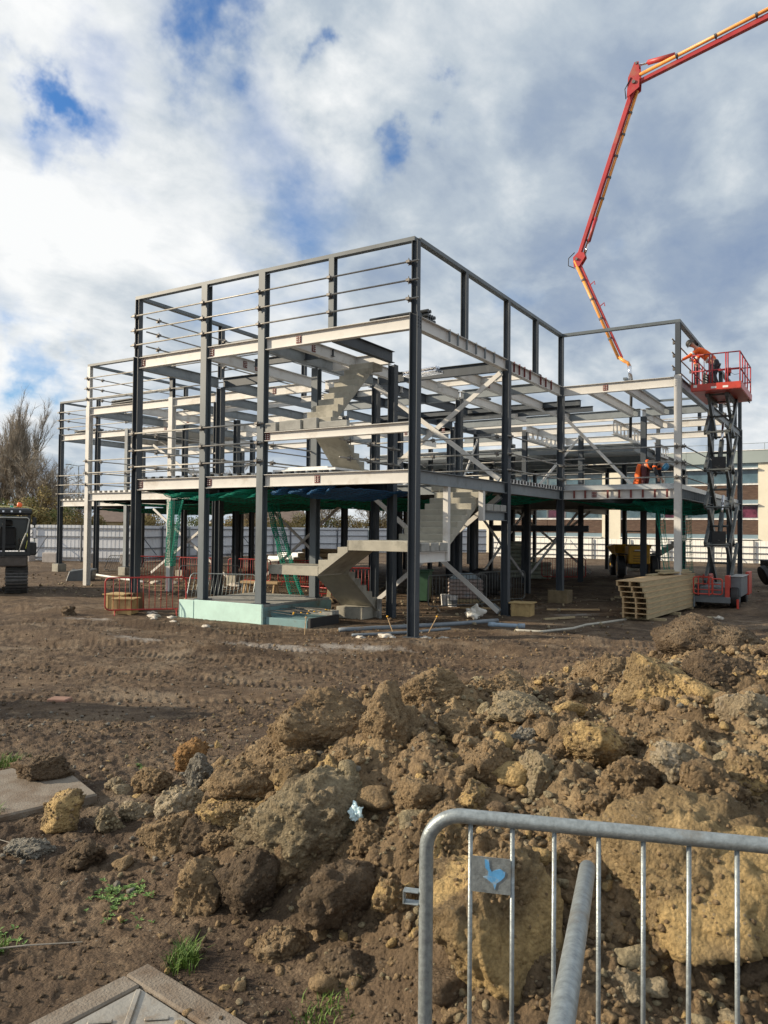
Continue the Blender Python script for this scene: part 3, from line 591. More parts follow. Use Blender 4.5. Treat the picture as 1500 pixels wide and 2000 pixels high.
railset((-4.45, .35), (-4.45, 5.1), [.2, 1.9, 4.6], LO[:2], 'at the stair opening')
railset((-6.6, 12.6), (-.2, 12.6), [0, 3], LO, 'deep inside the first floor')
railset((-2.1, .3), (-2.1, 2.8), [.3, 1.2, 2.3], [4.03, 4.45], 'beside the middle stair flight')
# ------------------------------------------------------------------ concrete stairs
def TZ(x, y): return float(terrain(np.array([x]), np.array([y]))[0])
def flight(par, axis, a0, z0, rise, tread, n, w0, w1, thick, name='stair_flight'):
    """sawtooth flight; a runs along 'x' or 'y' (tread may be negative), extruded w0..w1 on the other axis"""
    pts = [(a0, z0)]; a, z = a0, z0
    for i in range(n):
        z += rise; pts.append((a, z))
        if i < n-1: a += tread; pts.append((a, z))
    e = 1 if tread > 0 else -1
    pts.append((a+.02*e, z)); pts.append((a+.02*e, z-thick)); pts.append((a0, z0-thick*.75))
    mb = MB()
    if axis == 'x': mb.prism(pts, 1, w0, w1)
    else: mb.prism([(p[0], p[1]) for p in pts], 0, w0, w1)
    return mb.build(name, CONC, par, bevel=.006)
def slab(par, x0, x1, y0, y1, z0, z1, name='landing', m_=None): return MB().box(x0, x1, y0, y1, z0, z1).build(name, m_ or CONC, par, bevel=.008)
st = thing('concrete_staircase', 'pale precast concrete stair climbing from the ground to the first floor beside the corner column', 'staircase')
slab(st, -4.22, -2.70, .16, 1.26, 1.20, 1.43)
flight(st, 'x', -2.695, 1.43, .16, .275, 4, .16, 1.30, .27)
slab(st, -1.84, -.12, .16, 1.90, 1.835, 2.07)
flight(st, 'y', 1.905, 2.07, .159, .27, 10, -1.50, -.14, .26)
slab(st, -1.9, -.12, 4.37, 5.05, 3.40, 3.64)
flight(st, 'y', 2.62, .35, .18, -.27, 6, -3.62, -2.55, .25)
MB().box(-3.45, -2.62, 2.0, 2.72, -.15, .30).build('base_block', CONC, st, bevel=.015)
MB().box(-2.50, -2.40, 2.5, 2.6, -.15, .5).build('base_prop', CONCG, st, bevel=.01)
t = thing('insulation_sheets', 'white insulation sheets lying flat on the first floor by the stair', 'insulation sheets', (-4.1, .12, Z1+.075)); MB().box(0, 1.9, 0, 1.3, 0, .05).build('sheet', WHITE, t, bevel=.004); MB().box(.3, 1.6, .1, 1.2, .053, .10).build('sheet', WHITE, t, bevel=.004)
st2 = thing('concrete_staircase', 'upper precast concrete stair zigzagging between the first floor and the roof beams', 'staircase')
flight(st2, 'y', 1.95, Z1+.01, .19, -.235, 7, -3.25, -2.42, .22)
slab(st2, -3.65, -2.3, .06, .62, 4.735, 4.985)
flight(st2, 'y', .34, 4.99, .19, .226, 9, -3.22, -2.45, .22)
slab(st2, -3.22, -2.45, 2.17, 2.6, 6.52, 6.695)
def cblock(x0, x1, y0, y1, z0, z1, lab):
    o = thing('concrete_block', lab, 'concrete block', ((x0+x1)/2, (y0+y1)/2, z0), 0, 'concrete blocks on the stair landing beams')
    MB().box(-(x1-x0)/2, (x1-x0)/2, -(y1-y0)/2, (y1-y0)/2, 0, z1-z0).build('block', CONCG, o, bevel=.012)
cblock(-4.22, -3.86, -.07, .14, 4.714, 4.93, 'leftmost pale block on the white stair landing beam between two columns')
cblock(-3.76, -3.10, -.07, .14, 4.714, 4.95, 'longest pale block on the white stair landing beam')
cblock(-3.02, -2.62, -.07, .05, 4.714, 4.97, 'dark pale edged block directly in front of the upper stair landing')
cblock(-2.55, -1.75, -.07, .05, 4.714, 4.86, 'low grey block on the white stair landing beam right of the upper stair')
for i, (y, n) in enumerate(((.18, 'nearest'), (.63, 'middle'), (1.08, 'farthest'))):
    cblock(-.06, .10, y, y+.38, 1.844, 2.04, '%s grey block on the low white beam right of the corner column' % n)
for i, (y, n) in enumerate(((3.72, 'left'), (4.16, 'centre'), (4.6, 'right'))):
    cblock(-.06, .10, y, y+.38, 2.844, 3.02, '%s grey block on the short white beam under the first floor edge' % n)
# ------------------------------------------------------------------ insulated plinth and rebar
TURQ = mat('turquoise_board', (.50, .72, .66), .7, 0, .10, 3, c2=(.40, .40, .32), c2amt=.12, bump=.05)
TURQD = mat('turquoise_shaded', (.16, .27, .28), .7, 0, .15, 3, c2=(.14, .13, .10), c2amt=.3)  # darker copy of the board colour, with the right side's shade put in
pn = thing('insulated_plinth', 'raised concrete slab edged with pale turquoise insulation board under two front columns', 'plinth')
slab(pn, -6.82, -4.10, -.19, 2.62, -.2, .455, 'slab', CONCG)
MB().box(-6.88, -6.35, -.28, -.195, -.2, .45).build('insulation_board', TURQ, pn, bevel=.006); MB().box(-6.34, -4.07, -.27, -.195, -.2, .47).build('insulation_board', TURQ, pn, bevel=.006)
MB().box(-6.90, -6.83, -.19, 2.6, -.2, .44).build('insulation_board', TURQ, pn, bevel=.006)
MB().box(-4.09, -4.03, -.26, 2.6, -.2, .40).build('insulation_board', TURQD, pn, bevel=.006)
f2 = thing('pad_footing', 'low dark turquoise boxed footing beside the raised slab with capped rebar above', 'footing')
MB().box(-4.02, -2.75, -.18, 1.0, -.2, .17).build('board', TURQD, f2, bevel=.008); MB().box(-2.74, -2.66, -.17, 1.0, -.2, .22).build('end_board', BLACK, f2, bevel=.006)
MB().box(-4.0, -2.8, 1.02, 1.2, -.2, .30).build('back_board', CONCG, f2, bevel=.01)
CAP = mat('yellow_cap', (.80, .42, .03), .5, 0, .1, 5)
random.seed(4)
for i in range(11):
    y = -.12+i*.115; x1 = -3.95+.75+random.uniform(-.12, .35); z = .30+random.uniform(-.02, .03)
    t = thing('rebar', '%s capped rebar counted from the front of the raised slab edge' % ['first', 'second', 'third', 'fourth', 'fifth', 'sixth', 'seventh', 'eighth', 'ninth', 'tenth', 'last'][i], 'rebar', (-4.0, y, z), 0, 'capped rebars at the raised slab edge')
    MB().tube([(-.0, 0, .02), (x1+4.0, random.uniform(-.03, .03), random.uniform(-.03, .05))], .008, 6).build('bar', RUST, t)
    MB().lathe([(.004, -.014), (.02, -.012), (.024, .0), (.018, .012), (.004, .016)], (x1+4.0, 0, .01), 8).build('cap', CAP, t)
for x, y, dx, lab in ((-2.2, -1.0, .0, 'leaning capped stake farthest left of the corner column'), (-.62, .25, -.22, 'capped steel stake leaning left, just left of the corner column foot'), (-.05, .75, .22, 'capped steel stake leaning right behind the corner column foot')):
    z = TZ(x, y); t = thing('marker_stake', lab, 'stake', (x, y, z-.05))
    MB().tube([(0, 0, 0), (dx, .05, .42)], .010, 6).build('bar', TIMB, t); MB().lathe([(.004, -.02), (.024, -.015), (.028, 0), (.02, .015), (.004, .02)], (dx, .05, .43), 8).build('cap', CAP if dx else TIMB, t)
# ------------------------------------------------------------------ nets
NETG = mat('net_green', (.0, .25, .17), .8, 0, .3, 5); NETB = mat('net_blue', (.01, .09, .22), .7, 0, .3, 5)
NETGF = mat('net_fabric_green', (.0, .036, .027), .9, 0, .3, 6); NETBF = mat('net_fabric_blue', (.006, .035, .11), .85, 0, .4, 6)
def net(name, label, fn, nu, nv, r, m_, solid=None, sub=3):
    t = thing(name, label, 'safety net', (0, 0, 0)); mb = MB()
    for i in range(nu+1): mb.tube([fn(i/nu, j/(nv*sub)) for j in range(nv*sub+1)], r, 3, False)
    for j in range(nv+1): mb.tube([fn(i/(nu*sub), j/nv) for i in range(nu*sub+1)], r, 3, False)
    mb.build('mesh', m_, t, fix=False)
    if solid:
        mb = MB(); U, V_ = 26, 26
        for i in range(U+1):
            for j in range(V_+1):
                p = Vector(fn(i/U, j/V_)); mb.v.append((p.x, p.y, p.z+.02))
        for i in range(U):
            for j in range(V_): a = i*(V_+1)+j; mb.f.append((a, a+1, a+V_+2, a+V_+1))
        mb.build('lining', solid, t, smooth=True, fix=False)
    return t
from mathutils import noise as mn
def nz(x, y, s=1.0): return mn.noise(Vector((x*s, y*s, 3.1)))
def sagnet(x0, x1, y0, y1, z, sag):
    def f(u, v):
        x = x0+(x1-x0)*u; y = y0+(y1-y0)*v
        return (x, y, z-sag*(4*u*(1-u))*.5*(1+4*v*(1-v))-.05*nz(x, y, 1.7)-.03*nz(x, y, 5))
    return f
net('safety_net', 'dark green safety net slung under the nearest left part of the first floor', sagnet(-8.7, -4.5, .25, 5.0, 3.34, .28), 30, 30, .006, NETG, NETGF)
net('debris_net', 'dark blue sheet and net sagging under the floor left of the corner column', sagnet(-4.2, -.2+-1.7, .15, 3.4, 3.30, .22), 22, 24, .006, NETB, NETBF)
net('safety_net', 'green net sagging under the first floor edge along the right facade', sagnet(-4.0, -.15, 5.4, 9.6, 3.34, .25), 28, 28, .006, NETG, NETGF)
net('safety_net', 'green net slung under the right wing floor beside the white column', sagnet(.15, 3.5, 9.95, 15.4, 3.34, .26), 26, 34, .006, NETG, NETGF)
net('safety_net', 'green net under the second block of the left facade', sagnet(-17.5, -9.1, 5.4, 12.8, 3.32, .3), 30, 30, .008, NETG, NETGF)
net('safety_net', 'green net under the far back floors between the inner columns', sagnet(-8.6, -4.6, 5.4, 14.5, 3.33, .3), 24, 40, .008, NETG, NETGF)
net('safety_net', 'green net under the farthest left block', sagnet(-26.6, -18.0, 10.8, 18.4, 3.32, .3), 26, 26, .009, NETG, NETGF)
net('safety_net', 'green net high under the far right wing bays', sagnet(.15, 3.5, 16.1, 24.2, 3.33, .25), 20, 40, .008, NETG, NETGF)
def drape(p0, p1, z0, z1, w0, w1, dx=0, dy=0):
    def f(u, v):
        w = w0+(w1-w0)*v; x = p0[0]+(p1[0]-p0[0])*v+(u-.5)*w+dx*v*v; y = p0[1]+(p1[1]-p0[1])*v+.18*math.sin(u*9+v*3)+dy*v*v
        return (x+.04*nz(u*4, v*6), y, z0+(z1-z0)*v-.1*(4*u*(1-u))*(1-v))
    return f
net('safety_net', 'green net gathered and hanging down beside the white column of the second block', drape((-12.75, 5.0), (-12.7, 4.9), 3.35, .95, .75, .35), 22, 40, .009, NETG)
net('safety_net', 'green net hanging in a long tail to the ground behind the second front column', drape((-6.5, 2.9), (-5.7, 2.9), 3.3, .45, .35, .55, .3), 18, 50, .009, NETG)
net('safety_net', 'green net dangling behind the scissor lift from the wing edge', drape((3.3, 12.5), (3.3, 13.5), 3.35, .3, .5, .5), 10, 26, .007, NETG)
net('safety_net', 'green net tail beside the white column of the right wing', drape((2.95, 10.5), (3.35, 10.5), 3.2, .1, .3, .15), 8, 30, .006, NETG)
def swag(a, b, z, sag, h, ph=0):
    def f(u, v):
        x = a[0]+(b[0]-a[0])*u; y = a[1]+(b[1]-a[1])*u
        s = sag*4*u*(1-u)*(1+.4*math.sin(u*14+ph))
        return (x, y+.12*math.sin(u*20+v*4), z-s-h*v*(.5+.5*abs(math.sin(u*5+ph)))+.05*nz(u*9, v*9))
    return f
net('safety_net', 'loose green net edge drooping in loops between the left front columns', swag((-7.9, .16), (-4.6, .16), 3.34, .10, .20), 90, 12, .010, NETG)
net('debris_net', 'rolled blue net edge bunched up right of the second front column', swag((-4.1, .14), (-2.3, .14), 3.36, .06, .16, 1), 44, 14, .010, NETB)
net('safety_net', 'green net edge hanging in the gap above the wide lower stair', swag((-1.4, 4.9), (-.3, 4.9), 3.40, .12, .18, 2), 26, 8, .007, NETG)
net('safety_net', 'green net edge drooping at the wing corner near the lift', swag((2.3, 9.95), (3.5, 11.5), 3.38, .15, .25, 3), 30, 8, .007, NETG)
# ------------------------------------------------------------------ barriers
def barrier(name, label, loc, rz, L, H, m_, tr=.018, br=.006, sp=.12, tilt=0, feet=True, group=None):
    t = thing(name, label, 'pedestrian barrier', loc, rz, group)
    t.rotation_euler = (tilt, 0, rz); z0 = .16; r = .12
    def arc(cx, cz, a0, a1): return [(cx+r*math.cos(R(a)), 0, cz+r*math.sin(R(a))) for a in np.linspace(a0, a1, 8)]
    path = arc(L-r, H-r, 0, 90)+arc(r, H-r, 90, 180)+arc(r, z0+r, 180, 270)+arc(L-r, z0+r, 270, 360); path.append(path[0])
    MB().tube(path, tr, 12, False).build('frame', m_, t, smooth=True)
    n = int((L-.1)/sp)
    for i in range(n):
        x = (L-(n-1)*sp)/2+i*sp
        MB().tube([(x, 0, z0+tr*.5), (x, 0, H-tr*.5)], br, 6).build('bar', m_, t, smooth=True)
    if feet:
        for x in (.25, L-.25):
            MB().tube([(x-.0, -.28, .0), (x, -.06, z0-.01), (x, .06, z0-.01), (x, .28, .0)], .014, 6).build('foot', m_, t, smooth=True)
    return t
def at(x, y): return (x, y, TZ(x, y)-.03)
barrier('red_barrier', 'front red pedestrian barrier around timber boxes at the left corner column', at(-8.45, -1.35), R(48), 2.05, 1.0, RED, .02, .008, .15)
barrier('crowd_barrier', 'grey galvanised barrier leaning behind the turquoise slab corner', at(-8.9, 1.9), R(20), 2.1, 1.05, GALV, .018, .008, tilt=R(-22), feet=False)
rb = [((-19.3, 9.0), 30, 'red barrier standing behind the left corner column and white brace'), ((-17.0, 9.4), 12, 'red barrier second from left in the far left row'), ((-14.6, 9.9), 8, 'red barrier behind the green net tail in the far left row'),
      ((-12.2, 10.3), 15, 'red barrier in the middle of the far left row'), ((-10.0, 8.8), -8, 'red barrier leaning near the timber trestle'), ((-4.6, 20.8), 32, 'red barrier beside the yellow dumper'), ((-7.4, 6.4), 25, 'red barrier seen between the second front column and the stair')]
for (x, y), a, l in rb: barrier('red_barrier', l, at(x, y), R(a), 2.1, 1.05, RED, .022, .010, .12, group='red barriers inside the site')
GALVD = mat('galvanised_dull', (.13, .135, .13), .6, .3, .3, 6)
gb = [((-2.2, 4.8), 62, 'grey barrier behind the concrete stair foot', 0), ((-1.75, 7.2), 68, 'grey barrier right of the pallet of wrapped sacks', 0), ((-24.8, 11.6), 20, 'far left grey barrier lying back among debris', -35), ((-11.9, 4.5), 40, 'small grey barrier leaning against the white column foot', -15)]
for (x, y), a, l, ti in gb: barrier('crowd_barrier', l, at(x, y), R(a), 2.1, 1.05, GALVD, .018, .009, tilt=R(ti), group='grey barriers inside the site')
# foreground barrier
def fpos(s, d): return (8.267+s*.8527-d*.5224, -14.753+s*.5224+d*.8527)
bx, by = fpos(.132, 2.257); bang = math.atan2(.5224*.9716+.8527*-.2366, .8527*.9716-.5224*-.2366)
GALVF = mat('galvanised_front', (.29, .325, .335), .42, .5, .30, 55, c2=(.20, .17, .13), c2amt=.22, bump=.15, bscale=200, c2scale=4)
fb = thing('crowd_barrier', 'foreground galvanised barrier with blue painted tag in front of the soil heap', 'pedestrian barrier', (bx, by, .46), bang)
H = 1.06; L = 2.25; r = .105
def arc(cx, cz, a0, a1): return [(cx+r*math.cos(R(a)), 0, cz+r*math.sin(R(a))) for a in np.linspace(a0, a1, 14)]
path = arc(L-r, H-r, 0, 90)+[(L/2, 0, H)]+arc(r, H-r, 90, 180)+[(0, 0, .6)]+arc(r, .1+r, 180, 270)+arc(L-r, .1+r, 270, 360); path.append(path[0])
MB().tube(path, .0205, 24, False).build('frame', GALVF, fb, smooth=True)
for i in range(18):
    x = .128+i*.1175; w = .002*math.sin(i*2.3)
    MB().tube([(x, 0, .12), (x+w, .001, .55), (x+w*.5, 0, H-.012)], .0065, 12).build('bar', GALVF, fb, smooth=True)
tg = MB().box(.132, .243, -.010, -.0085, .855, .955).build('maker_tag', GALVF, fb)
BLUE = mat('blue_paint', (.10, .33, .62), .6, 0, .2, 40, c2=(.35, .42, .45), c2amt=.35)
bp_ = [(.170, .948), (.182, .948), (.184, .925), (.190, .915), (.200, .921), (.214, .925), (.228, .918), (.226, .905), (.215, .893), (.204, .885), (.199, .866), (.194, .882), (.180, .892), (.165, .899), (.178, .903), (.181, .915), (.172, .925)]
MB().prism(bp_, 1, -.0118, -.0101).build('paint_mark', BLUE, tg)
for z in (.33, .795):
    MB().box(-.062, -.020, -.014, .014, z, z+.004).box(-.062, -.020, -.014, .014, z+.034, z+.038).box(-.066, -.062, -.014, .014, z, z+.038).build('coupling_hook', GALVF, fb, bevel=.001)
for x in (.3, 1.9): MB().tube([(x, -.3, -.02), (x, -.05, .09), (x, .05, .09), (x, .3, -.02)], .015, 8).build('foot', GALVF, fb, smooth=True)
lp = thing('galvanised_pole', 'thick loose galvanised pole pointing from the viewer towards the foreground barrier', 'pole')
e0 = Vector((*fpos(.531, 2.0), 1.475)); e1 = Vector((*fpos(.235, 1.06), 1.60)); dd = (e1-e0).normalized()
MB().tube([e0-dd*.016, e0-dd*.008, e0, e0+dd*.5, e1, e1+dd*.35+Vector((0, 0, -.02)), e1+dd*.45+Vector((0, 0, -.12)), e1+dd*.46+Vector((0, 0, -1.3))], [.008, .016, .0205, .0205, .0205, .0205, .0205, .0205], 24).build('tube', GALVF, lp, smooth=True)
# ------------------------------------------------------------------ timber boxes round column feet, trestles, pallets
def tbox(label, x, y, w, d, h, rz=0, m_=None, lid=True, cat='timber box', inner=True, z=None):
    t = thing('timber_box', label, cat, (x, y, (TZ(x, y)-.02) if z is None else z), rz); m_ = m_ or BOX; q = .022
    for a in (-1, 1):
        MB().box(-w/2, w/2, a*d/2-q/2, a*d/2+q/2, .02, h-.045).build('board', m_, t, bevel=.003)
        MB().box(a*w/2-q/2, a*w/2+q/2, -d/2+q, d/2-q, .02, h-.047).build('board', m_, t, bevel=.003)
    for a in (-1, 1):
        MB().box(a*w/2*.75-.045, a*w/2*.75+.045, -d/2-q/2-.025, -d/2-q/2-.002, 0, h-.05).build('batten', m_, t, bevel=.003)
    if lid:
        for i in range(3):
            y0 = -d/2-.05+i*(d+.1)/3
            MB().box(-w/2-.06, w/2+.06, y0+.004, y0+(d+.1)/3-.004, h-.043, h-.01).build('lid_plank', m_, t, bevel=.003)
    return t
tbox('orange timber box left of the left corner column behind red barrier', -9.15, -.3, .55, .55, .52, .3)
tbox('tall brown timber boxing round the left corner column foot', -8.9, 0, .36, .36, .58, 0, mat('timber_dark', (.16, .10, .055), .8, 0, .3, 4), lid=False)
tbox('orange timber box in front of the left corner column', -8.35, -.75, .5, .45, .44, .5)
tbox('bright plywood box at the foot of the middle right facade column', .42, 5.42, .52, .5, .40, .1)
tbox('dull timber boxing round the foot of the inner corner column', 0, 9.81, .62, .62, .48, 0, mat('timber_dull', (.20, .155, .09), .85, 0, .3, 4), lid=False)
tbox('pale timber frame beside the white column foot', 2.6, 11.5, 1.1, .5, .3, .2, TIMB)
for x, y, l in ((-26.98, 10.6, 'pale concrete pedestal under the farthest left dark column'), (-21.9, 10.6, 'pale concrete pedestal under the light column of the far left block'), (-17.8, 10.4, 'square concrete pedestal under the inner corner column far left'), (-13.4, 9.0, 'concrete pedestal with white brace behind it far left')):
    t = thing('pedestal', l, 'pedestal', (x, y, -.15)); MB().box(-.25, .25, -.25, .25, 0, .545).build('block', CONC, t, bevel=.015)
tr = thing('timber_trestle', 'rough timber trestle standing behind the raised turquoise slab', 'trestle', at(-8.6, 5.0), .2)
MB().box(-.7, .7, -.16, .16, .52, .60).build('top', TIMB, tr, bevel=.005)
for a in (-.55, .55):
    for b in (-1, 1): MB().bar((a, b*.22, 0), (a, b*.08, .52), .09, .05, (1, 0, 0)).build('leg', TIMB, tr)
pl = thing('plywood_sheet', 'upright pale plywood strip leaning by the second front column', 'plywood', at(-5.6, 4.6), .3); MB().bar((0, 0, 0), (.05, .2, .9), .13, .02, (0, 1, 0)).build('sheet', TIMBG, pl)
# timber cassettes (stacked stud panels)
lab7 = ['topmost', 'second from top', 'third from top', 'fourth from top', 'fifth from top', 'second from bottom', 'bottom']
off = [-.17, -.11, -.06, -.01, 0, 0, 0]; h7 = .138
for k in range(7):
    z = .08+(6-k)*h7; x0 = 3.02+off[k]*1.0; y0 = 5.82-off[k]*.2
    t = thing('stud_cassette', '%s long pale timber cassette of the stack in front of the lift' % lab7[k], 'timber cassette', (x0, y0, z), R(-4.5), 'stacked timber cassettes')
    Lp = 5.3+random.uniform(-.05, .05)
    for a in (0, .335, .63): MB().box(a, a+.045, 0, Lp, .001, h7-.024).build('joist', TIMBG if a > .6 else TIMB, t)
    MB().box(-.01, .69, -.004, Lp, h7-.023, h7-.002).build('sheathing', TIMB, t)
    for i in range(6): MB().box(.05, .33, .5+i*.9, .545+i*.9, .002, h7-.026).box(.385, .625, .5+i*.9, .545+i*.9, .002, h7-.026).build('nogging', TIMBG, t)
for i, (dx, dy, w, z) in enumerate(((.0, 2.6, 2.0, .0), (.25, 3.0, 1.6, .05), (.1, 3.3, 1.3, .10))):
    t = thing('loose_plank', '%s loose weathered plank lying on the timber panel stack' % ['lowest', 'middle', 'uppermost'][i], 'plank', (3.1+dx, 5.9+dy, .08+7*h7+z+.003), R(-10-i*9), 'loose planks on the panel stack')
    MB().box(-.1, .1, 0, w, 0, .045).build('board', TIMBG, t, bevel=.004)
for i, y in enumerate((6.3, 8.2, 10.2)):
    t = thing('bearer', '%s square timber bearer under the panel stack' % ['nearest', 'middle', 'farthest'][i], 'bearer', (3.1, y, -.02), R(-4.5)); MB().box(-.1, .95, -.05, .05, 0, .098).build('beam', TIMBG, t, bevel=.004)
t = thing('scrap_timber', 'flat scrap board on the mud beside the timber panel stack', 'board', at(4.6, 7.6), .3); MB().box(-.5, .5, -.12, .12, .02, .06).build('board', TIMBG, t)
# ------------------------------------------------------------------ pipes and hose
PIPE = mat('pipe_grey', (.17, .20, .23), .45, 0, .2, 5, c2=(.2, .15, .1), c2amt=.35); PIPEB = mat('pipe_blue', (.27, .36, .45), .45, 0, .15, 5, c2=(.25, .2, .15), c2amt=.3)
def pipe(label, pts, r, m_, cat='pipe', name='pipe', collar=False):
    P_ = [Vector((x, y, TZ(x, y)+r*.7)) for x, y in pts]; t = thing(name, label, cat, tuple(P_[0])); o = P_[0]
    q = []
    for i in range(len(P_)-1):
        for k in range(6): 
            a = P_[i].lerp(P_[i+1], k/6); q.append((a.x, a.y, max(a.z, TZ(a.x, a.y)+r*.5)))
    q.append(tuple(P_[-1])); q = [Vector(a)-o for a in q]
    MB().tube(q, r, 12).build('tube', m_, t, smooth=True)
    if collar:
        for e, f in ((q[0], q[1]), (q[-1], q[-2])):
            d = (f-e).normalized(); MB().tube([e-d*.02, e+d*.14], r*1.25, 12).build('collar', m_, t, smooth=True)
pipe('long dark grey pipe on the ground behind the corner column', [(-1.9, -.1), (-1.0, .9), (-.1, 2.3), (.45, 3.6)], .055, PIPE)
pipe('short blue grey pipe with end collars right of the corner column', [(.62, 2.7), (1.45, 2.85)], .055, PIPEB, collar=True)
pipe('pale hose snaking over the mud to the timber panel stack', [(1.5, 2.2), (2.1, 2.3), (2.5, 3.3), (2.55, 4.2), (2.8, 4.9), (3.1, 5.9)], .03, mat('hose', (.42, .40, .34), .6, 0, .2, 8), 'hose', 'hose')
pipe('second grey pipe beyond the corner column foot', [(-1.2, -.6), (-.3, .5), (.2, 1.4)], .035, PIPE)
pipe('thin white pole lying far left behind the white column', [(-23, 9.6), (-17.2, 7.6)], .05, WHITE, 'pole')
pipe('black pipe lying far left by the pedestal', [(-24.2, 9.4), (-22, 8.4)], .16, BLACK)
# ------------------------------------------------------------------ bin, buckets, sacks, insulation, etc.
GRN = mat('bin_green', (.05, .12, .07), .5, 0, .15, 4)
t = thing('wheelie_bin', 'dark green wheeled bin behind the corner column', 'bin', at(-3.75, 7.2), .3)
MB().add([(a*(.26+.05*k), b*(.28+.06*k), .08+.92*k) for k in (0, 1) for a, b in ((-1, -1), (1, -1), (1, 1), (-1, 1))], [(3, 2, 1, 0), (4, 5, 6, 7), (0, 1, 5, 4), (1, 2, 6, 5), (2, 3, 7, 6), (3, 0, 4, 7)]).build('body', GRN, t, bevel=.02)
MB().box(-.35, .35, -.37, .38, 1.0, 1.07).build('lid', GRN, t, bevel=.02)
for a in (-.24, .24): MB().lathe([(.1, -.03), (.1, .03)], (a, .3, .1), 14, Matrix.Rotation(R(90), 3, 'Y')).build('wheel', BLACK, t)
for x, y, l in ((-2.55, 6.6, 'left white plastic bucket beside the sack pallet'), (-2.22, 6.4, 'right white plastic bucket with dark label beside the sack pallet')):
    t = thing('bucket', l, 'bucket', at(x, y)); MB().lathe([(.13, 0), (.155, .33), (.162, .33), (.162, .37), (.15, .37)], n=20).build('pail', WHITE, t, smooth=False)
    MB().tube([(.16*math.cos(a), .16*math.sin(a)*.3, .36-.13*math.sin(a)) for a in np.linspace(0, math.pi, 10)], .005, 5).build('handle', RUST, t)
    if 'dark' in l: MB().lathe([(.148, .12), (.156, .24)], n=20).build('label', GREYP, t)
SACK = mat('sack_wrap', (.40, .32, .29), .45, 0, .25, 6, c2=(.30, .42, .50), c2amt=.3)
t = thing('sack_pallet', 'pallet of stacked cement sacks wrapped in film behind the white brace', 'pallet', at(-2.7, 8.3), .5)
for i in range(5):
    for j in range(2):
        mb = MB(); mb.box(-.55, .55, -.5+j*.5, -.02+j*.5, .15+i*.125, .268+i*.125); mb.build('sack', SACK, t, bevel=.04)
for i in range(3): MB().box(-.58, .58, -.5+i*.42, -.4+i*.42, 0, .14).build('runner', TIMBG, t)
mb = MB(); mb.add([(-.5, -.42, .78), (.5, -.42, .78), (.5, .42, .78), (-.5, .42, .78), (-.3, -.2, .95), (.2, -.25, .98), (.3, .2, .92), (-.2, .25, .95)], [(0, 1, 5, 4), (1, 2, 6, 5), (2, 3, 7, 6), (3, 0, 4, 7), (4, 5, 6, 7), (3, 2, 1, 0)]); mb.build('film', mat('film_blue', (.35, .42, .46), .3, 0, .4, 7), t, bevel=.03)
INS = mat('insulation_pack', (.40, .42, .33), .6, 0, .3, 7, c2=(.30, .36, .30), c2amt=.5)
k = 0
for cx, cy, nz_, lab in ((-6.3, 21.6, 9, 'tall stack'), (-5.0, 21.4, 4, 'low stack')):
    for i in range(nz_):
        t = thing('insulation_pack', '%s wrapped insulation pack from the ground in the %s' % (['lowest', 'second', 'third', 'fourth', 'fifth', 'sixth', 'seventh', 'eighth', 'topmost'][i], lab), 'insulation pack', (cx+random.uniform(-.05, .05), cy+random.uniform(-.05, .05), TZ(cx, cy)+i*.2), R(20)+random.uniform(-.05, .05), 'insulation packs in the %s' % lab)
        mb = MB(); mb.box(-.6, .6, -.55, .55, .01, .19); mb.build('pack', INS, t, bevel=.05)
def blob(name, label, cat, loc, s, m_, seed=0, amp=.35, sub=4, grp=None):
    bm = bmesh.new(); bmesh.ops.create_icosphere(bm, subdivisions=sub, radius=1)
    for v in bm.verts:
        n_ = mn.fractal(v.co*1.6+Vector((seed*3.1, seed, 0)), 1, 2, 4); k_ = 1+amp*n_
        v.co = Vector((v.co.x*s[0]*k_, v.co.y*s[1]*k_, max(v.co.z, -.5)*s[2]*k_))
    me = bpy.data.meshes.new(name); bm.to_mesh(me); bm.free(); me.materials.append(m_)
    for p in me.polygons: p.use_smooth = True
    o = bpy.data.objects.new(name, me); COL.objects.link(o); o.location = loc; return tag(o, label, cat, grp)
blob('plastic_bag', 'crumpled white plastic bag at the foot of the white brace', 'bag', (-.35, 3.95, TZ(-.35, 3.95)+.12), (.20, .16, .2), mat('bag_white', (.66, .64, .58), .5, 0, .1, 8), 2, .9)
blob('orange_sack', 'crumpled orange sack beyond the dumper by a dark column', 'sack', (-.9, 27.0, TZ(-.9, 27)+.3), (.35, .3, .55), mat('orange_sack', (.5, .09, .03), .7, 0, .2, 8), 4, .6)
blob('bulk_bag', 'black heap of rubbish sacks behind the sack pallet', 'sack', (-3.1, 10.2, TZ(-3.1, 10.2)+.35), (.9, .6, .5), BLACK, 6, .6)
RUBW = ['right of the red barrier', 'below the red barrier right foot', 'behind the red barrier', 'left of the turquoise slab corner', 'in the mud before the turquoise slab', 'smallest by the red barrier', 'just left of the corner column foot', 'farther left of the corner column foot', 'on the mud beside the cassette stack', 'large on the far left mud', 'second on the far left mud', 'among far red barriers left', 'among far red barriers by the brace', 'right of the corner column foot', 'small, right of the corner column foot']
WR = mat('white_rubble', (.50, .46, .40), .85, 0, .25, 5)
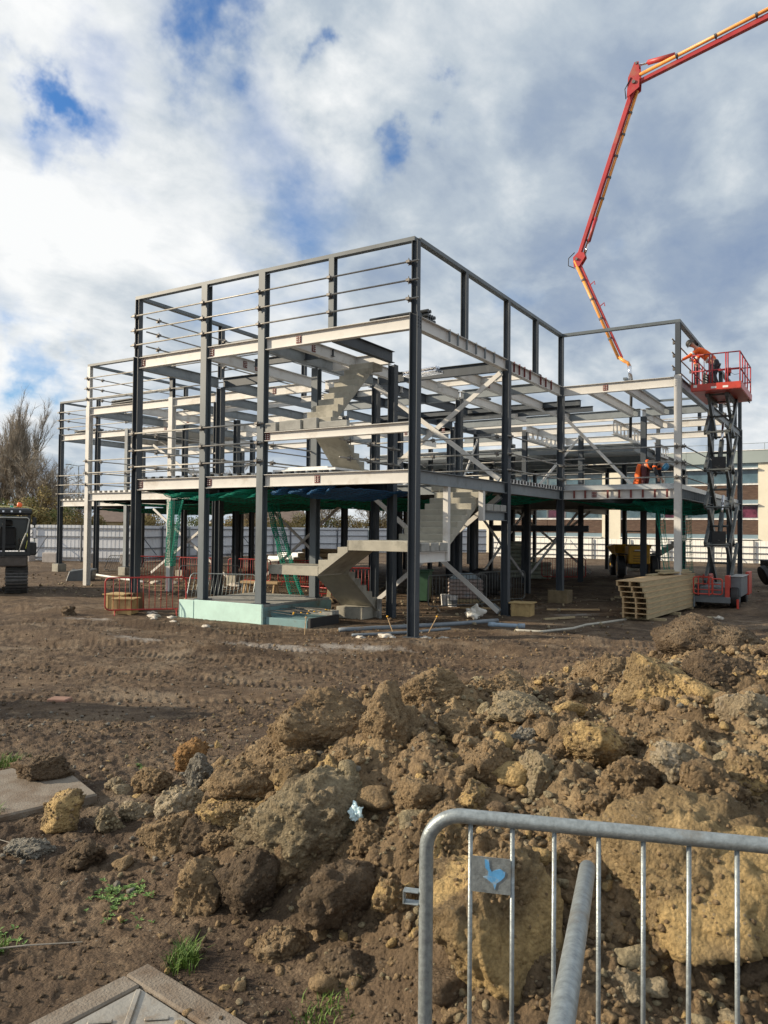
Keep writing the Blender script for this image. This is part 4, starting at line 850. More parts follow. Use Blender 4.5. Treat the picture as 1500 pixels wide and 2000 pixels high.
for i, (x, y, s_) in enumerate(((-7.3, -.7, .12), (-6.9, -.5, .08), (-7.9, -.25, .10), (-6.3, -1.0, .07), (-5.0, -1.2, .09), (-7.0, -1.0, .06), (-.4, -.45, .12), (-.9, -.7, .07), (5.1, 7.6, .10), (-16.5, 7.6, .2), (-16.0, 8.2, .15), (-12.6, 7.4, .15), (-13, 8.6, .2), (.25, .1, .10), (.6, .3, .07))):
    blob('rubble_piece', 'pale broken concrete piece %s' % RUBW[i], 'rubble', (x, y, TZ(x, y)+s_*.1), (s_*1.4, s_, s_*.5), WR, i, .8, 3, 'pale rubble pieces')
# logs / rolls at the back left
for i in range(4):
    x, y = -24+i*.45, 27+i*.5; t = thing('membrane_roll', '%s pale fabric roll of the pile far left under the building' % ['nearest left', 'second', 'third', 'last right'][i], 'roll', (x, y, TZ(x, y)+.2+.25*(i % 2)), R(20), 'pale rolls far left')
    MB().tube([(-2.2, 0, 0), (2.2, 0, 0)], .24, 12).build('roll', WHITE, t, smooth=True)
for i in range(5):
    x, y = -17.5, 21+.3*i; t = thing('board_pack', '%s brown pack of boards from the ground far behind the first columns' % ['lowest', 'second', 'third', 'fourth', 'fifth'][i], 'board pack', (x, y-1+.1*i, TZ(x, y)+i*.24), R(15), 'brown board packs'); MB().box(-1.6, 1.6, -.6, .6, 0, .22).build('pack', TIMB, t, bevel=.01)
# bundles of steel purlins lying on the roof steel
def bundle(label, x, y, z, rz, n, L, m_, s=.09):
    t = thing('purlin_bundle', label, 'steel bundle', (x, y, z), rz)
    for i in range(n):
        cx, cz = (i % 4)*s*1.12-.15, (i//4)*s*1.1
        MB().tube([(cx, 0, cz+s/2), (cx, L, cz+s/2)], s*.48, 8).build('purlin', m_, t)
    for yy in (.15, L-.15): MB().box(-.22, .22, yy-.01, yy+.01, -.002+n//4*s*1.1+.004, n//4*s*1.1+.014).build('strap', RUST, t)
BL = mat('purlin_black', (.035, .04, .045), .4, .3, .3, 6)
bundle('bundle of dark steel tubes on the roof edge right of the corner column', .0, .75, Z2+.01, R(88), 10, 1.6, BL)
bundle('bright tube bundle hanging below the roof level inside the frame', -1.7, 4.45, 6.74, R(80), 6, 1.2, CHROME)
bundle('dark tube bundle on the second left block roof beam', -15.0, 5.3, Z2+.01, R(85), 8, 1.5, BL)
bundle('dark tube bundle on the farthest left block roof', -24.4, 10.9, Z2+.01, R(85), 8, 1.9, BL, .11)
bundle('small dark tube bundle on the right facade roof beam', 0, 7.75, Z2+.01, R(85), 6, 1.2, BL, .08)
bundle('dark tube bundle on the inner roof beams', -3.1, 11.0, Z2+.01, R(85), 6, 1.2, BL, .09)

random.seed(9)
for i, (x, y, a, L_, l) in enumerate(((-7.6, 3.6, 20, 1.4, 'behind the turquoise slab'), (-9.8, 3.9, 70, 1.8, 'left of the timber trestle'), (-1.0, 6.2, 10, 1.6, 'behind the white plastic bag'), (-.8, 8.2, -30, 1.3, 'between the bucket and the inner corner column'), (1.2, 7.4, 15, 1.5, 'on the mud right of the plywood box'), (-14.5, 6.6, 30, 2.2, 'behind the left white columns'), (-19.5, 8.6, -10, 2.4, 'by the far left pedestals'), (1.6, 5.0, 50, .9, 'right of the right facade column foot'), (-6.2, 5.6, -50, 1.6, 'in the shade behind the second front column'), (2.0, 12.4, 5, 1.8, 'under the right wing'))):
    t = thing('timber_offcut', 'weathered timber offcut lying %s' % l, 'timber offcut', (x, y, TZ(x, y)+.02), R(a)); MB().box(-L_/2, L_/2, -.05, .05, 0, .045, Matrix.Rotation(R(random.uniform(-2, 2)), 4, 'Y')).build('board', [TIMB, TIMBG][i % 2], t, bevel=.004)
# ------------------------------------------------------------------ scissor lift
lf = thing('scissor_lift', 'raised red and grey scissor lift with a worker on its platform', 'scissor lift', (4.62, 11.65, TZ(4.6, 11.6)))
LZ = lf.location.z
def lb(n, m_, *a, bev=.01): return MB().box(*a).build(n, m_, lf, bevel=bev)
lb('chassis', GREYP, -.42, .42, -1.35, 1.35, .28, .62); lb('front_bumper', GREYP, -.60, .45, -1.50, -1.42, .16, .34)
for sx in (-1, 1):
    for sy in (-1, 1):
        M_ = Matrix.Rotation(R(90), 3, 'Y'); w = MB().lathe([(.30, -.12), (.33, -.09), (.33, .09), (.30, .12)], (sx*.52, sy*.95, .33), 24, M_).build('wheel', BLACK, lf)
        MB().lathe([(.17, -.126), (.17, .126)], (sx*.52, sy*.95, .33), 16, M_).build('rim', GREYP, w)
lb('side_box', GREYP, .40, .70, -1.1, .9, .34, .92); lb('red_cover', REDL, .30, .42, -1.47, -1.10, .16, .98); lb('red_cover', REDL, .64, .74, .5, 1.3, .3, 1.02); lb('red_cover', REDL, -.62, -.42, .4, 1.3, .62, .9)
lb('side_box_lid', mat('lid_grey', (.28, .28, .27), .5), .36, .74, -1.12, .5, .925, .95)
for sx in (-.55, .66): MB().tube([(sx, -1.55, .30), (sx, -1.55, .02)], .035, 8).build('outrigger', REDL if sx > 0 else GREYP, lf); 
def rr(x0, x1, z0, z1, y): 
    r_ = .06; p = []
    for cx, cz, a0 in ((x1-r_, z1-r_, 0), (x0+r_, z1-r_, 90), (x0+r_, z0+r_, 180), (x1-r_, z0+r_, 270)): p += [(cx+r_*math.cos(R(a0+a)), y, cz+r_*math.sin(R(a0+a))) for a in (0, 30, 60, 90)]
    p.append(p[0]); return p
MB().tube(rr(-.56, -.02, .42, .92, -1.58), .022, 8, False).build('ladder_rail', REDL, lf, smooth=True); MB().tube(rr(-.04, .24, .42, .88, -1.56), .022, 8, False).build('ladder_rail', REDL, lf, smooth=True)
MB().tube([(-.42, -1.6, .38), (-.42, -1.6, .95), (-.12, -1.6, .95), (-.12, -1.6, .38)], .018, 8).build('ladder_rail', REDL, lf)
for z in (.55, .72): MB().tube([(-.5, -1.58, z), (.2, -1.58, z)], .014, 6).build('rung', REDL, lf)
ARM = mat('arm_steel', (.105, .115, .115), .45, .3, .25, 5, c2=(.20, .19, .16), c2amt=.3)
zb, zt, ns = .72, 6.60-LZ, 5; hz = (zt-zb)/ns; yw = .78
for k in range(ns):
    a, b = zb+k*hz, zb+(k+1)*hz
    for x, s_ in ((-.36, 1), (.36, 1), (-.26, -1), (.26, -1)):
        mb = MB(); y0, y1 = (-yw, yw) if s_ > 0 else (yw, -yw)
        mb.bar((x, y0, a), (x, y1, b), .075, .17, (0, 0, 1)); mb.build('scissor_arm', ARM, lf)
    for y in (-yw, yw): MB().tube([(-.36, y, b), (.36, y, b)], .028, 8).build('cross_tube', ARM, lf)
    MB().tube([(-.36, 0, (a+b)/2), (.36, 0, (a+b)/2)], .035, 8).build('cross_tube', ARM, lf)
    if k in (1, 3):
        c = MB(); c.tube([(0, -.45, a+.1), (0, .12, a+hz*.85)], .075, 12); cy = c.build('cylinder', ARM, lf, smooth=True)
        MB().tube([(0, .10, a+hz*.8), (0, .42, a+hz*1.35)], .042, 12).build('piston_rod', CHROME, cy, smooth=True)
        mb = MB(); mb.box(-.2, .2, -.50, -.44, a-.05, a+.42); mb.build('crosshead', BLACK, lf)
# platform in the lift's own frame
PX0, PX1, PY0, PY1, PZ = 3.95-4.62, 5.35-4.62, 10.3-11.65, 13.05-11.65, 6.64-LZ
pf = MB().box(PX0, PX1, PY0, PY1, PZ, PZ+.10).build('platform', REDL, lf, bevel=.008)
for x0, x1, y0, y1 in ((PX0, PX1, PY0-.012, PY0-.002), (PX0, PX1, PY1+.002, PY1+.012), (PX1+.002, PX1+.012, PY0, PY1), (PX0-.012, PX0-.002, PY0, PY1)):
    MB().box(x0, x1, y0, y1, PZ+.02, PZ+.22).build('toe_board', REDL, pf)
for x, c in ((PX0+.12, WHITE), (PX0+.62, WHITE), (PX0+.95, WHITE)): MB().box(x-.05, x+.05 if x < -.4 else x+.10, PY0-.016, PY0-.0125, PZ+.06 if x > -.5 else PZ+.12, PZ+.12 if x > -.5 else PZ+.2).build('sticker', c, pf)
RL = mat('rail_red', (.36, .035, .045), .45, 0, .15, 6, c2=(.2, .05, .05), c2amt=.3)
rz_ = [.62, 1.12]
def gr(p, q, r_=.02): MB().tube([p, q], r_, 8).build('guard_rail', RL, pf, smooth=True)
cs = [(PX0+.03, PY0+.03), (PX1-.03, PY0+.03), (PX1-.03, PY1-.03), (PX0+.03, PY1-.03)]
for i in range(4):
    a, b = cs[i], cs[(i+1) % 4]
    for z in rz_: gr((*a, PZ+z), (*b, PZ+z))
    gr((*a, PZ+.1), (*a, PZ+1.12))
for x in (PX0+.52, PX0+.60, PX0+.98, PX0+1.04): gr((x, PY0+.03, PZ+.1), (x, PY0+.03, PZ+1.12), .022)
for y in (-.7, -.1, .5): gr((PX1-.03, y, PZ+.1), (PX1-.03, y, PZ+1.12)); gr((PX0+.03, y, PZ+.1), (PX0+.03, y, PZ+1.12))
MB().box(PX1-.42, PX1-.28, PY0+.05, PY0+.18, PZ+.50, PZ+.66).build('control_box', REDL, pf, bevel=.01); MB().box(PX1-.40, PX1-.30, PY0+.07, PY0+.16, PZ+.42, PZ+.50).build('control_handle', BLACK, pf, bevel=.01)
MB().tube([(PX1-.28, PY0+.1, PZ+.5), (PX1-.2, PY0+.2, PZ+.46), (PX1-.05, PY0+.3, PZ+.5)], .006, 5).build('cable', BLACK, pf)
MB().tube([(PX1-.1, PY1-.2, PZ), (PX1, PY1-.5, PZ-.12), (PX1, PY1-.9, PZ-.05)], .012, 6).build('hose', BLACK, pf)
for x in (-.28, .28): MB().box(x-.05, x+.05, -.9, .9, PZ-.12, PZ-.002).build('under_rail', ARM, pf)
# tool bag hung on the platform rail
t = thing('tool_bag', 'tool bag with black and white chevron strap hanging on the lift platform rail', 'tool bag', (4.36, 10.42, 6.82))
MB().box(-.10, .10, -.06, .06, 0, .34).build('bag', BLACK, t, bevel=.03)
for i in range(4): MB().add([(-.0, -.064, .04+i*.08), (.05, -.064, .0+i*.08), (.05, -.064, .03+i*.08), (-.0, -.064, .07+i*.08)], [(0, 1, 2, 3)]).build('stripe', WHITE, t, fix=False)
MB().tube([(-.05, 0, .34), (-.05, -.05, .85), (-.05, -.03, .97)], .01, 5).build('strap', REDP, t)
# ------------------------------------------------------------------ people
SKIN = mat('skin', (.45, .25, .17), .5, 0, .08, 8); DKCL = mat('dark_cloth', (.022, .024, .03), .85, 0, .25, 10, bump=.3, bscale=20); ORT = mat('work_trousers', (.09, .05, .05), .85, 0, .3, 9)
REFL = mat('reflective_tape', (.6, .6, .58), .35, 0, .1, 9)
def skinned(name, chains, m_, parent, sub=1):
    """chains: list of lists of (x,y,z,r); a chain may start at an existing vertex given as an int index"""
    V_, E_, Rr_ = [], [], []
    for ch in chains:
        last = None
        for p in ch:
            if isinstance(p, int): last = p; continue
            V_.append(p[:3]); Rr_.append(p[3]); i = len(V_)-1
            if last is not None: E_.append((last, i))
            last = i
    me = bpy.data.meshes.new(name); me.from_pydata(V_, E_, []); o = bpy.data.objects.new(name, me); COL.objects.link(o)
    o.modifiers.new('skin', 'SKIN'); sv = me.skin_vertices[0].data
    for i, r_ in enumerate(Rr_): sv[i].radius = (r_, r_); sv[i].use_root = (i == 0)
    s_ = o.modifiers.new('sub', 'SUBSURF'); s_.levels = s_.render_levels = sub+1
    bpy.context.view_layer.update(); dg = bpy.context.evaluated_depsgraph_get(); m2 = bpy.data.meshes.new_from_object(o.evaluated_get(dg))
    o.modifiers.clear(); o.data = m2; m2.materials.clear(); m2.materials.append(m_)
    for p in m2.polygons: p.use_smooth = True
    o.parent = parent; return o
def hand(w, d, s=1.0):
    """finger chains from wrist w along direction d (Vector); returns chains fragment positions"""
    w = Vector(w); d = Vector(d).normalized(); a = d.orthogonal().normalized(); n_ = d.cross(a); pal = w+d*.075
    ch = [[(*(w+d*.04), .032), (*pal, .030)]]
    for k, (o_, L_) in enumerate(((-.03, .065), (-.01, .075), (.012, .07), (.032, .055))):
        b = pal+a*o_+d*.01; ch.append([(*b, .010), (*(b+d*L_*.55+n_*.012), .009), (*(b+d*L_*.85+n_*.04), .008)])
    b = w+d*.03+a*-.035; ch.append([(*b, .011), (*(b-a*.03+d*.03+n_*.015), .010), (*(b-a*.035+d*.06+n_*.03), .008)])
    return ch
def person(label, loc, J, top, legs, helmet, vest=None, rz=0):
    t = thing('person', label, 'person', loc, rz)
    P = {k: Vector(v) for k, v in J.items()}; hip = P['hip']; ch = P['chest']; nk = P['neck']; hd = P['head']
    ax = Vector(J.get('side', (0, .17, 0)))
    v = lambda p, r_: (*p, r_)
    chains = [[v(hip, .14), v(hip.lerp(ch, .5), .135), v(ch, .145), v(nk, .055), v(nk.lerp(hd, .55), .06), v(hd, .095), v(hd+(hd-nk).normalized()*.07, .07)]]
    arms = []
    for sd, s_ in (('l', -1), ('r', 1)):
        sh = ch+ax*s_+(nk-ch)*.25; el, wr = P['elbow_'+sd], P['wrist_'+sd]
        chains.append([2, v(sh, .062), v(sh.lerp(el, .5), .05), v(el, .042), v(el.lerp(wr, .4), .042), v(wr, .027)])
        hc = hand(wr, wr-el); base = sum(len([q for q in c if not isinstance(q, int)]) for c in chains)-1
        chains.append([base]+hc[0]); pb = base+2
        for c in hc[1:]: chains.append([pb]+c)
        arms.append((sh, el, wr))
    lg = []
    for sd, s_ in (('l', -1), ('r', 1)):
        th_ = hip+ax*s_*.6-Vector((0, 0, .05)); kn, an = P['knee_'+sd], P['ankle_'+sd]; fwd = Vector(J.get('fwd', (-1, 0, 0)))
        chains.append([0, v(th_, .095), v(th_.lerp(kn, .5), .08), v(kn, .058), v(kn.lerp(an, .35), .058), v(an, .038), v(an+fwd*.12+Vector((0, 0, -.05)), .035)])
        lg.append((th_, kn, an, fwd))
    body = skinned('body', chains, SKIN, t)
    # clothing
    jc = [[v(hip, .165), v(hip.lerp(ch, .5), .165), v(ch, .172), v(ch.lerp(nk, .7), .09)]]
    for sh, el, wr in arms: jc.append([2, v(sh, .085), v(sh.lerp(el, .5), .068), v(el, .058), v(el.lerp(wr, .85), .045)])
    jk = skinned('jacket', jc, top, t)
    if vest: 
        for sh, el, wr in arms: MB().tube([sh.lerp(el, .55), sh.lerp(el, .72)], .075, 10).build('reflective_band', vest, jk, smooth=True)
        a, b = hip.lerp(ch, .35), hip.lerp(ch, .5); MB().tube([a, b], .178, 14).build('reflective_band', vest, jk, smooth=True)
    tc_ = [[v(hip+(ch-hip)*.15, .15), v(hip, .16)]]
    for th_, kn, an, f_ in lg: tc_.append([1, v(th_, .115), v(th_.lerp(kn, .5), .095), v(kn, .078), v(kn.lerp(an, .85), .065)])
    skinned('trousers', tc_, legs, t)
    for th_, kn, an, f_ in lg: skinned('boot', [[v(an+Vector((0, 0, .06)), .055), v(an-Vector((0, 0, .02)), .06), v(an+f_*.10+Vector((0, 0, -.045)), .05), v(an+f_*.17+Vector((0, 0, -.05)), .04)]], BLACK, t)
    up_ = (hd-nk).normalized(); q = up_.to_track_quat('Z', 'Y').to_matrix()
    MB().lathe([(.145, .0), (.15, .012), (.128, .02), (.125, .06), (.105, .11), (.06, .145), (.01, .155)], hd+up_*.02, 18, q).build('helmet', helmet, t, smooth=True)
    look = Vector(J.get('look', (-1, 0, 0))).normalized(); sde = look.cross(up_).normalized()
    MB().add([hd+look*.085+up_*.0+sde*.014, hd+look*.085+up_*.0-sde*.014, hd+look*.12-up_*.03, hd+look*.09+up_*.03], [(0, 1, 2), (0, 2, 3), (1, 3, 2), (0, 3, 1)]).build('nose', SKIN, body)
    for s_ in (-1, 1):
        MB().lathe([(.003, -.01), (.012, -.004), (.012, .004), (.003, .01)], hd+look*.088+up_*.028+sde*s_*.032, 8).build('eye', BLACK, body); MB().lathe([(.006, -.028), (.02, -.012), (.022, .012), (.008, .028)], hd+sde*s_*.098, 8).build('ear', SKIN, body)
    MB().box(-.02, .02, -.02, .02, -.006, .006, Matrix.Translation(hd+look*.082-up_*.045)).build('mouth', REDP, body)
    return t
p0 = (4.45, 11.1, 6.745)
person('worker in orange jacket and dark helmet leaning left out of the lift platform', p0,
       dict(hip=(.08, 0, .90), chest=(-.32, -.10, 1.24), neck=(-.47, -.15, 1.40), head=(-.60, -.2, 1.50), side=(.03, .19, -.0), elbow_l=(-.62, -.45, 1.08), wrist_l=(-.84, -.62, .93), elbow_r=(-.55, .12, 1.02), wrist_r=(-.48, -.15, .86),
            knee_l=(.03, -.12, .50), ankle_l=(.10, -.14, .09), knee_r=(.02, .12, .50), ankle_r=(.16, .14, .09), look=(-.85, -.1, -.5)), ORANGE, DKCL, BLACK, REFL)
p1 = (2.42, 11.0, Z1+.07)
HB = mat('helmet_blue', (.05, .20, .36), .35, 0, .15, 8)
w2 = person('bent over worker with blue helmet and orange coat tail on the first floor', p1,
       dict(hip=(-.02, 0, .72), chest=(.34, -.05, .86), neck=(.50, -.06, .80), head=(.60, -.07, .72), side=(0, .19, 0), elbow_l=(.36, -.30, .58), wrist_l=(.46, -.32, .34), elbow_r=(.40, .24, .56), wrist_r=(.48, .20, .32),
            knee_l=(-.0, -.14, .40), ankle_l=(-.05, -.16, .09), knee_r=(.05, .14, .40), ankle_r=(.0, .16, .09), fwd=(1, 0, 0), look=(.5, 0, -.9)), DKCL, mat('dark_red_trousers', (.10, .03, .035), .85, 0, .3, 9), HB, ORANGE)
jx = MB(); n_ = 10
for i in range(n_+1):
    for j in range(7):
        a = j/6; zz = .80-.70*(i/n_); rr_ = .16+.10*(i/n_)+.02*math.sin(j*4+i)
        an = R(100+160*a); jx.v.append((-.06-.04*i/n_+rr_*math.cos(an), rr_*1.0*math.sin(an), zz+.02*math.sin(j*5)))
for i in range(n_):
    for j in range(6): a = i*7+j; jx.f.append((a, a+1, a+8, a+7))
o = jx.build('coat_tail', ORANGE, w2, smooth=True, fix=False); sm = o.modifiers.new('thick', 'SOLIDIFY'); sm.thickness = .02
# ------------------------------------------------------------------ concrete pump boom
BRED = mat('boom_red', (.42, .035, .04), .45, 0, .2, 1.5, c2=(.36, .15, .10), c2amt=.35); BOR = mat('boom_pipe', (.80, .33, .07), .4, 0, .15, 5, c2=(.5, .2, .06), c2amt=.3)
bm_ = thing('concrete_pump_boom', 'long folding red concrete pump boom with orange delivery pipe over the building', 'pump boom', (0, 0, 0))
Yb = 16
A, B, C_, D_ = Vector((.87, Yb, 20.0)), Vector((-1.40, Yb, 13.40)), Vector((.40, Yb, 9.2)), Vector((12.2, Yb, 22.6))
def seg(p, q, h0, h1, w, nm='boom_section'):
    d = (q-p).normalized(); n_ = Vector((0, 1, 0)).cross(d).normalized(); mb = MB(); vs = []
    for c, h in ((p, h0), (q, h1)):
        for sy, sn in ((-1, -1), (1, -1), (1, 1), (-1, 1)): vs.append(c+Vector((0, sy*w/2, 0))+n_*sn*h/2)
    mb.add(vs, [(3, 2, 1, 0), (4, 5, 6, 7), (0, 1, 5, 4), (1, 2, 6, 5), (2, 3, 7, 6), (3, 0, 4, 7)])
    o = mb.build(nm, BRED, bm_, bevel=.015); return o, d, n_
s1, d1, n1 = seg(A, D_, .15, .30, .18); s2, d2, n2 = seg(B, A, .14, .19, .18); s3, d3, n3 = seg(C_, B, .08, .13, .12)
def delivery(p, q, off, r_, k, par, m_=BOR):
    P_ = p+off; Q_ = q+off; MB().tube([P_, Q_], r_, 12).build('delivery_pipe', m_, par, smooth=True)
    for i in range(1, k):
        c = P_.lerp(Q_, i/k); d = (Q_-P_).normalized(); e = MB(); e.tube([c-d*.04, c+d*.04], r_*1.3, 12); e.bar(c, c-off*.9, .05, .03, (0, 1, 0)); e.build('pipe_clamp', RUST, par)
delivery(A+d1*.25, D_, n1*-.20*(1 if n1.z < 0 else -1)+Vector((0, -.12, 0)), .07, 8, s1)
delivery(B, A-d2*.2, n2*(.15 if n2.x > 0 else -.15)+Vector((0, .1, 0)), .06, 8, s2)
delivery(C_, B, n3*(-.12 if n3.x > 0 else .12)+Vector((0, -.08, 0)), .06, 5, s3)
# joints: link plates, ram
def ram(a, b, k, par, r_=.07):
    m1 = a.lerp(b, k); MB().tube([a, m1], r_, 12).build('ram_cylinder', BRED, par, smooth=True); MB().tube([m1, b], r_*.5, 10).build('ram_rod', CHROME, par, smooth=True)
ram(A+d1*1.55+Vector((0, 0, .35)), A+Vector((.1, 0, .72)), .72, s1, .10)
pl_ = MB()
for y in (-.17, .17):
    pl_.prism([(A.x-.28, A.z-.55), (A.x+.20, A.z-.25), (A.x+.22, A.z+.1), (A.x+.18, A.z+.78), (A.x+.02, A.z+.78), (A.x-.22, A.z+.25)], 1, Yb+y-.015, Yb+y+.015)
pl_.build('link_plate', BRED, s2)
MB().tube([A+Vector((.1, -.22, .72)), A+Vector((.1, .22, .72))], .05, 10).build('pin', RUST, s2); MB().tube([A-Vector((0, .24, 0)), A+Vector((0, .24, 0))], .07, 12).build('pin', RUST, s2)
ram(B+d2*1.7+Vector((.2, 0, 0)), B+Vector((.28, 0, .12)), .62, s2, .07); pl2 = MB()
for y in (-.12, .12): pl2.prism([(B.x-.16, B.z+.1), (B.x-.12, B.z-.32), (B.x+.10, B.z-.30), (B.x+.34, B.z+.05), (B.x+.30, B.z+.22), (B.x+.06, B.z+.3)], 1, Yb+y-.012, Yb+y+.012)
pl2.build('link_plate', BRED, s3); MB().tube([B-Vector((0, .2, 0)), B+Vector((0, .2, 0))], .055, 10).build('pin', RUST, s3)
MB().tube([B+Vector((-.1, -.1, .3)), B+Vector((-.35, -.1, .1)), B+Vector((-.36, -.1, -.2)), B+Vector((-.1, -.1, -.35))], .018, 6).build('hydraulic_hose', BLACK, s3, smooth=True)
MB().tube([A+Vector((-.3, -.2, -.6)), A+Vector((-.34, -.2, -.2)), A+Vector((-.1, -.2, .2))], .02, 6).build('hydraulic_hose', BLACK, s2, smooth=True)
for k in (.25, .5, .72): c = C_.lerp(B, k); MB().tube([c+Vector((.05, -.1, .05)), c+Vector((.22, -.12, .16)), c+Vector((.24, -.12, .02))], .02, 6).build('bracket', BRED, s3)
eo = C_+Vector((-.1, -.08, 0)); MB().tube([eo, eo+Vector((.22, 0, -.18)), eo+Vector((.34, 0, -.24)), eo+Vector((.42, 0, -.42))], .065, 12).build('end_elbow', BOR, bm_, smooth=True)
MB().tube([eo+Vector((.40, 0, -.38)), eo+Vector((.42, 0, -.62)), eo+Vector((.46, 0, -.95))], [.085, .075, .08], 12).build('hose_coupling', CHROME, bm_, smooth=True)
MB().tube([eo+Vector((.46, 0, -.90)), eo+Vector((.47, 0, -1.6)), eo+Vector((.44, 0, -3.2))], .055, 12).build('end_hose', BLACK, bm_, smooth=True)
# ------------------------------------------------------------------ dumper
dp = thing('dumper_truck', 'yellow site dumper with raised skip parked under the far side of the building', 'dumper', (-1.0, 23.9, TZ(-1.2, 23.4)+.1), R(24)); dp.scale = (.80, .80, .90)
def db(n, m_, *a, bev=.02, par=None): return MB().box(*a).build(n, m_, par or dp, bevel=bev)
eb = db('engine_cover', YEL, -.62, .62, -1.5, -.1, .78, 1.72, bev=.05)
for i, z in enumerate((.92, 1.04, 1.18, 1.42)): MB().box(-.36, .36, -1.512, -1.502, z, z+.03).build('vent', BLACK, eb)
MB().box(-.28, .28, -1.513, -1.503, 1.47, 1.53).build('number_plate', WHITE, eb)
MB().box(-.45, .45, -1.45, -1.3, .60, .76).build('bumper', BLACK, dp, bevel=.02)
db('chassis', BLACK, -.4, .4, -1.3, 2.4, .55, .78); db('driver_seat', BLACK, -.3, .3, -.1, .35, 1.2, 1.75); 
MB().tube([(-.5, -.2, 1.7), (-.5, -.25, 2.5), (.5, -.25, 2.5), (.5, -.2, 1.7)], .04, 8).build('roll_bar', BLACK, dp); MB().tube([(0, .6, 1.3), (0, .45, 1.85)], .03, 8).build('steering_column', BLACK, dp)
sk = MB().add([(-.9, .9, 1.0), (.9, .9, 1.0), (.7, 2.9, .95), (-.7, 2.9, .95), (-1.15, .6, 1.75), (1.15, .6, 1.75), (1.15, 3.4, 1.6), (-1.15, 3.4, 1.6)], [(0, 1, 2, 3), (0, 4, 5, 1), (1, 5, 6, 2), (2, 6, 7, 3), (3, 7, 4, 0)]).build('skip', YEL, dp)
s_ = sk.modifiers.new('th', 'SOLIDIFY'); s_.thickness = .05
for x in (-1, 1):
    for y in (-.7, 1.9):
        M_ = Matrix.Rotation(R(90), 3, 'Y'); w = MB().lathe([(.48, -.22), (.6, -.17), (.6, .17), (.48, .22)], (x*.95, y, .6), 26, M_).build('wheel', BLACK, dp); MB().lathe([(.3, -.225), (.3, .225)], (x*.95, y, .6), 16, M_).build('rim', YEL, w)
        for k in range(16): a = 2*math.pi*k/16; 
db('mudguard', BLACK, -1.2, -.65, -1.3, -.1, 1.25, 1.3); db('mudguard', BLACK, .65, 1.2, -1.3, -.1, 1.25, 1.3)
# ------------------------------------------------------------------ excavator at the left edge
ex = thing('excavator', 'dark excavator with open glass cab and orange beacon at the left edge', 'excavator', (-16.35, 1.3, TZ(-16.3, 1.3)-.05), R(56.6))
for tx in (0, -2.0):
    tr_ = MB(); pr = []
    for k in range(13): a = R(90+180*k/12); pr.append((.45+.42*math.cos(a), .46+.42*math.sin(a)))
    for k in range(13): a = R(-90+180*k/12); pr.append((3.2+.42*math.cos(a), .46+.42*math.sin(a)))
    tr_.prism([(p[0], p[1]) for p in pr], 0, tx-.33, tx+.33); trk = tr_.build('track', BLACK, ex)
    SH = mat('track_shoe', (.10, .095, .09), .5, .4, .4, 9)
    L_ = [pr[i] for i in range(len(pr))]
    P2 = [Vector((0, *p)) for p in pr]+[Vector((0, *pr[0]))]; tot = 0; shoes = MB()
    for i in range(len(P2)-1):
        a, b = P2[i], P2[i+1]; n_ = max(1, int((b-a).length/.11))
        for k in range(n_):
            c = a.lerp(b, (k+.5)/n_); o_ = (c-Vector((0, 1.8, .46))); d = (b-a).normalized(); nn = Vector((0, d.z, -d.y)); nn = nn if nn.dot(o_) > 0 else -nn
            shoes.bar(Vector((tx-.36, c.y, c.z))+nn*.012, Vector((tx+.36, c.y, c.z))+nn*.012, .08, .03, nn); shoes.bar(Vector((tx-.36, c.y, c.z))+nn*.04, Vector((tx+.36, c.y, c.z))+nn*.04, .018, .04, nn)
    so_ = shoes.build('track_shoes', SH, trk)
EXB = mat('excavator_black', (.025, .028, .03), .35, 0, .2, 5); EXG = mat('excavator_grey', (.09, .075, .065), .6, 0, .3, 5)
MB().box(-2.5, .34, .15, 3.2, .98, 1.32).build('upper_frame', EXG, ex, bevel=.04)
cab_ = MB().box(-1.15, .42, .12, .22, 1.35, 1.50).build('cab', EXB, ex, bevel=.02)
for x, y in ((-1.15, .12), (.36, .12), (-1.15, 1.7), (.36, 1.7), (-.42, .12)): MB().bar((x, y, 1.36), (x, y, 2.78), .09, .09, (0, 1, 0)).build('cab_post', EXB, cab_)
MB().box(-1.2, .46, .05, 1.8, 2.78, 2.98).build('cab_roof', EXB, cab_, bevel=.05); MB().box(-1.1, .35, .1, 1.7, 2.985, 3.01).build('roof_top', mat('roof_grey', (.4, .4, .4), .4), cab_)
for i in range(5): MB().box(-1.0+i*.26, -.94+i*.26, .035, .046, 2.86, 2.92).build('work_light', CHROME, cab_)
MB().box(-1.12, .34, 1.69, 1.72, 1.5, 2.75).build('rear_glass', GLASS, cab_)
MB().box(-.62, -.05, .75, 1.25, 1.55, 1.72).build('seat', BLACK, cab_, bevel=.05); MB().box(-.62, -.05, 1.2, 1.36, 1.68, 2.35).build('seat_back', BLACK, cab_, bevel=.05); MB().box(-.5, -.17, 1.2, 1.36, 2.38, 2.60).build('head_rest', BLACK, cab_, bevel=.04)
for x in (-.72, .05): MB().tube([(x, .6, 1.5), (x, .5, 1.95)], .025, 6).build('joystick', EXB, cab_)
MB().tube([(-1.1, -.02, 2.68), (.30, -.02, 2.68), (.36, -.02, 2.62), (.30, -.02, 2.2), (.18, -.02, 1.9), (.05, -.02, 1.5)], .022, 8).build('handrail', mat('rail_pale', (.5, .5, .45), .4), ex, smooth=True)
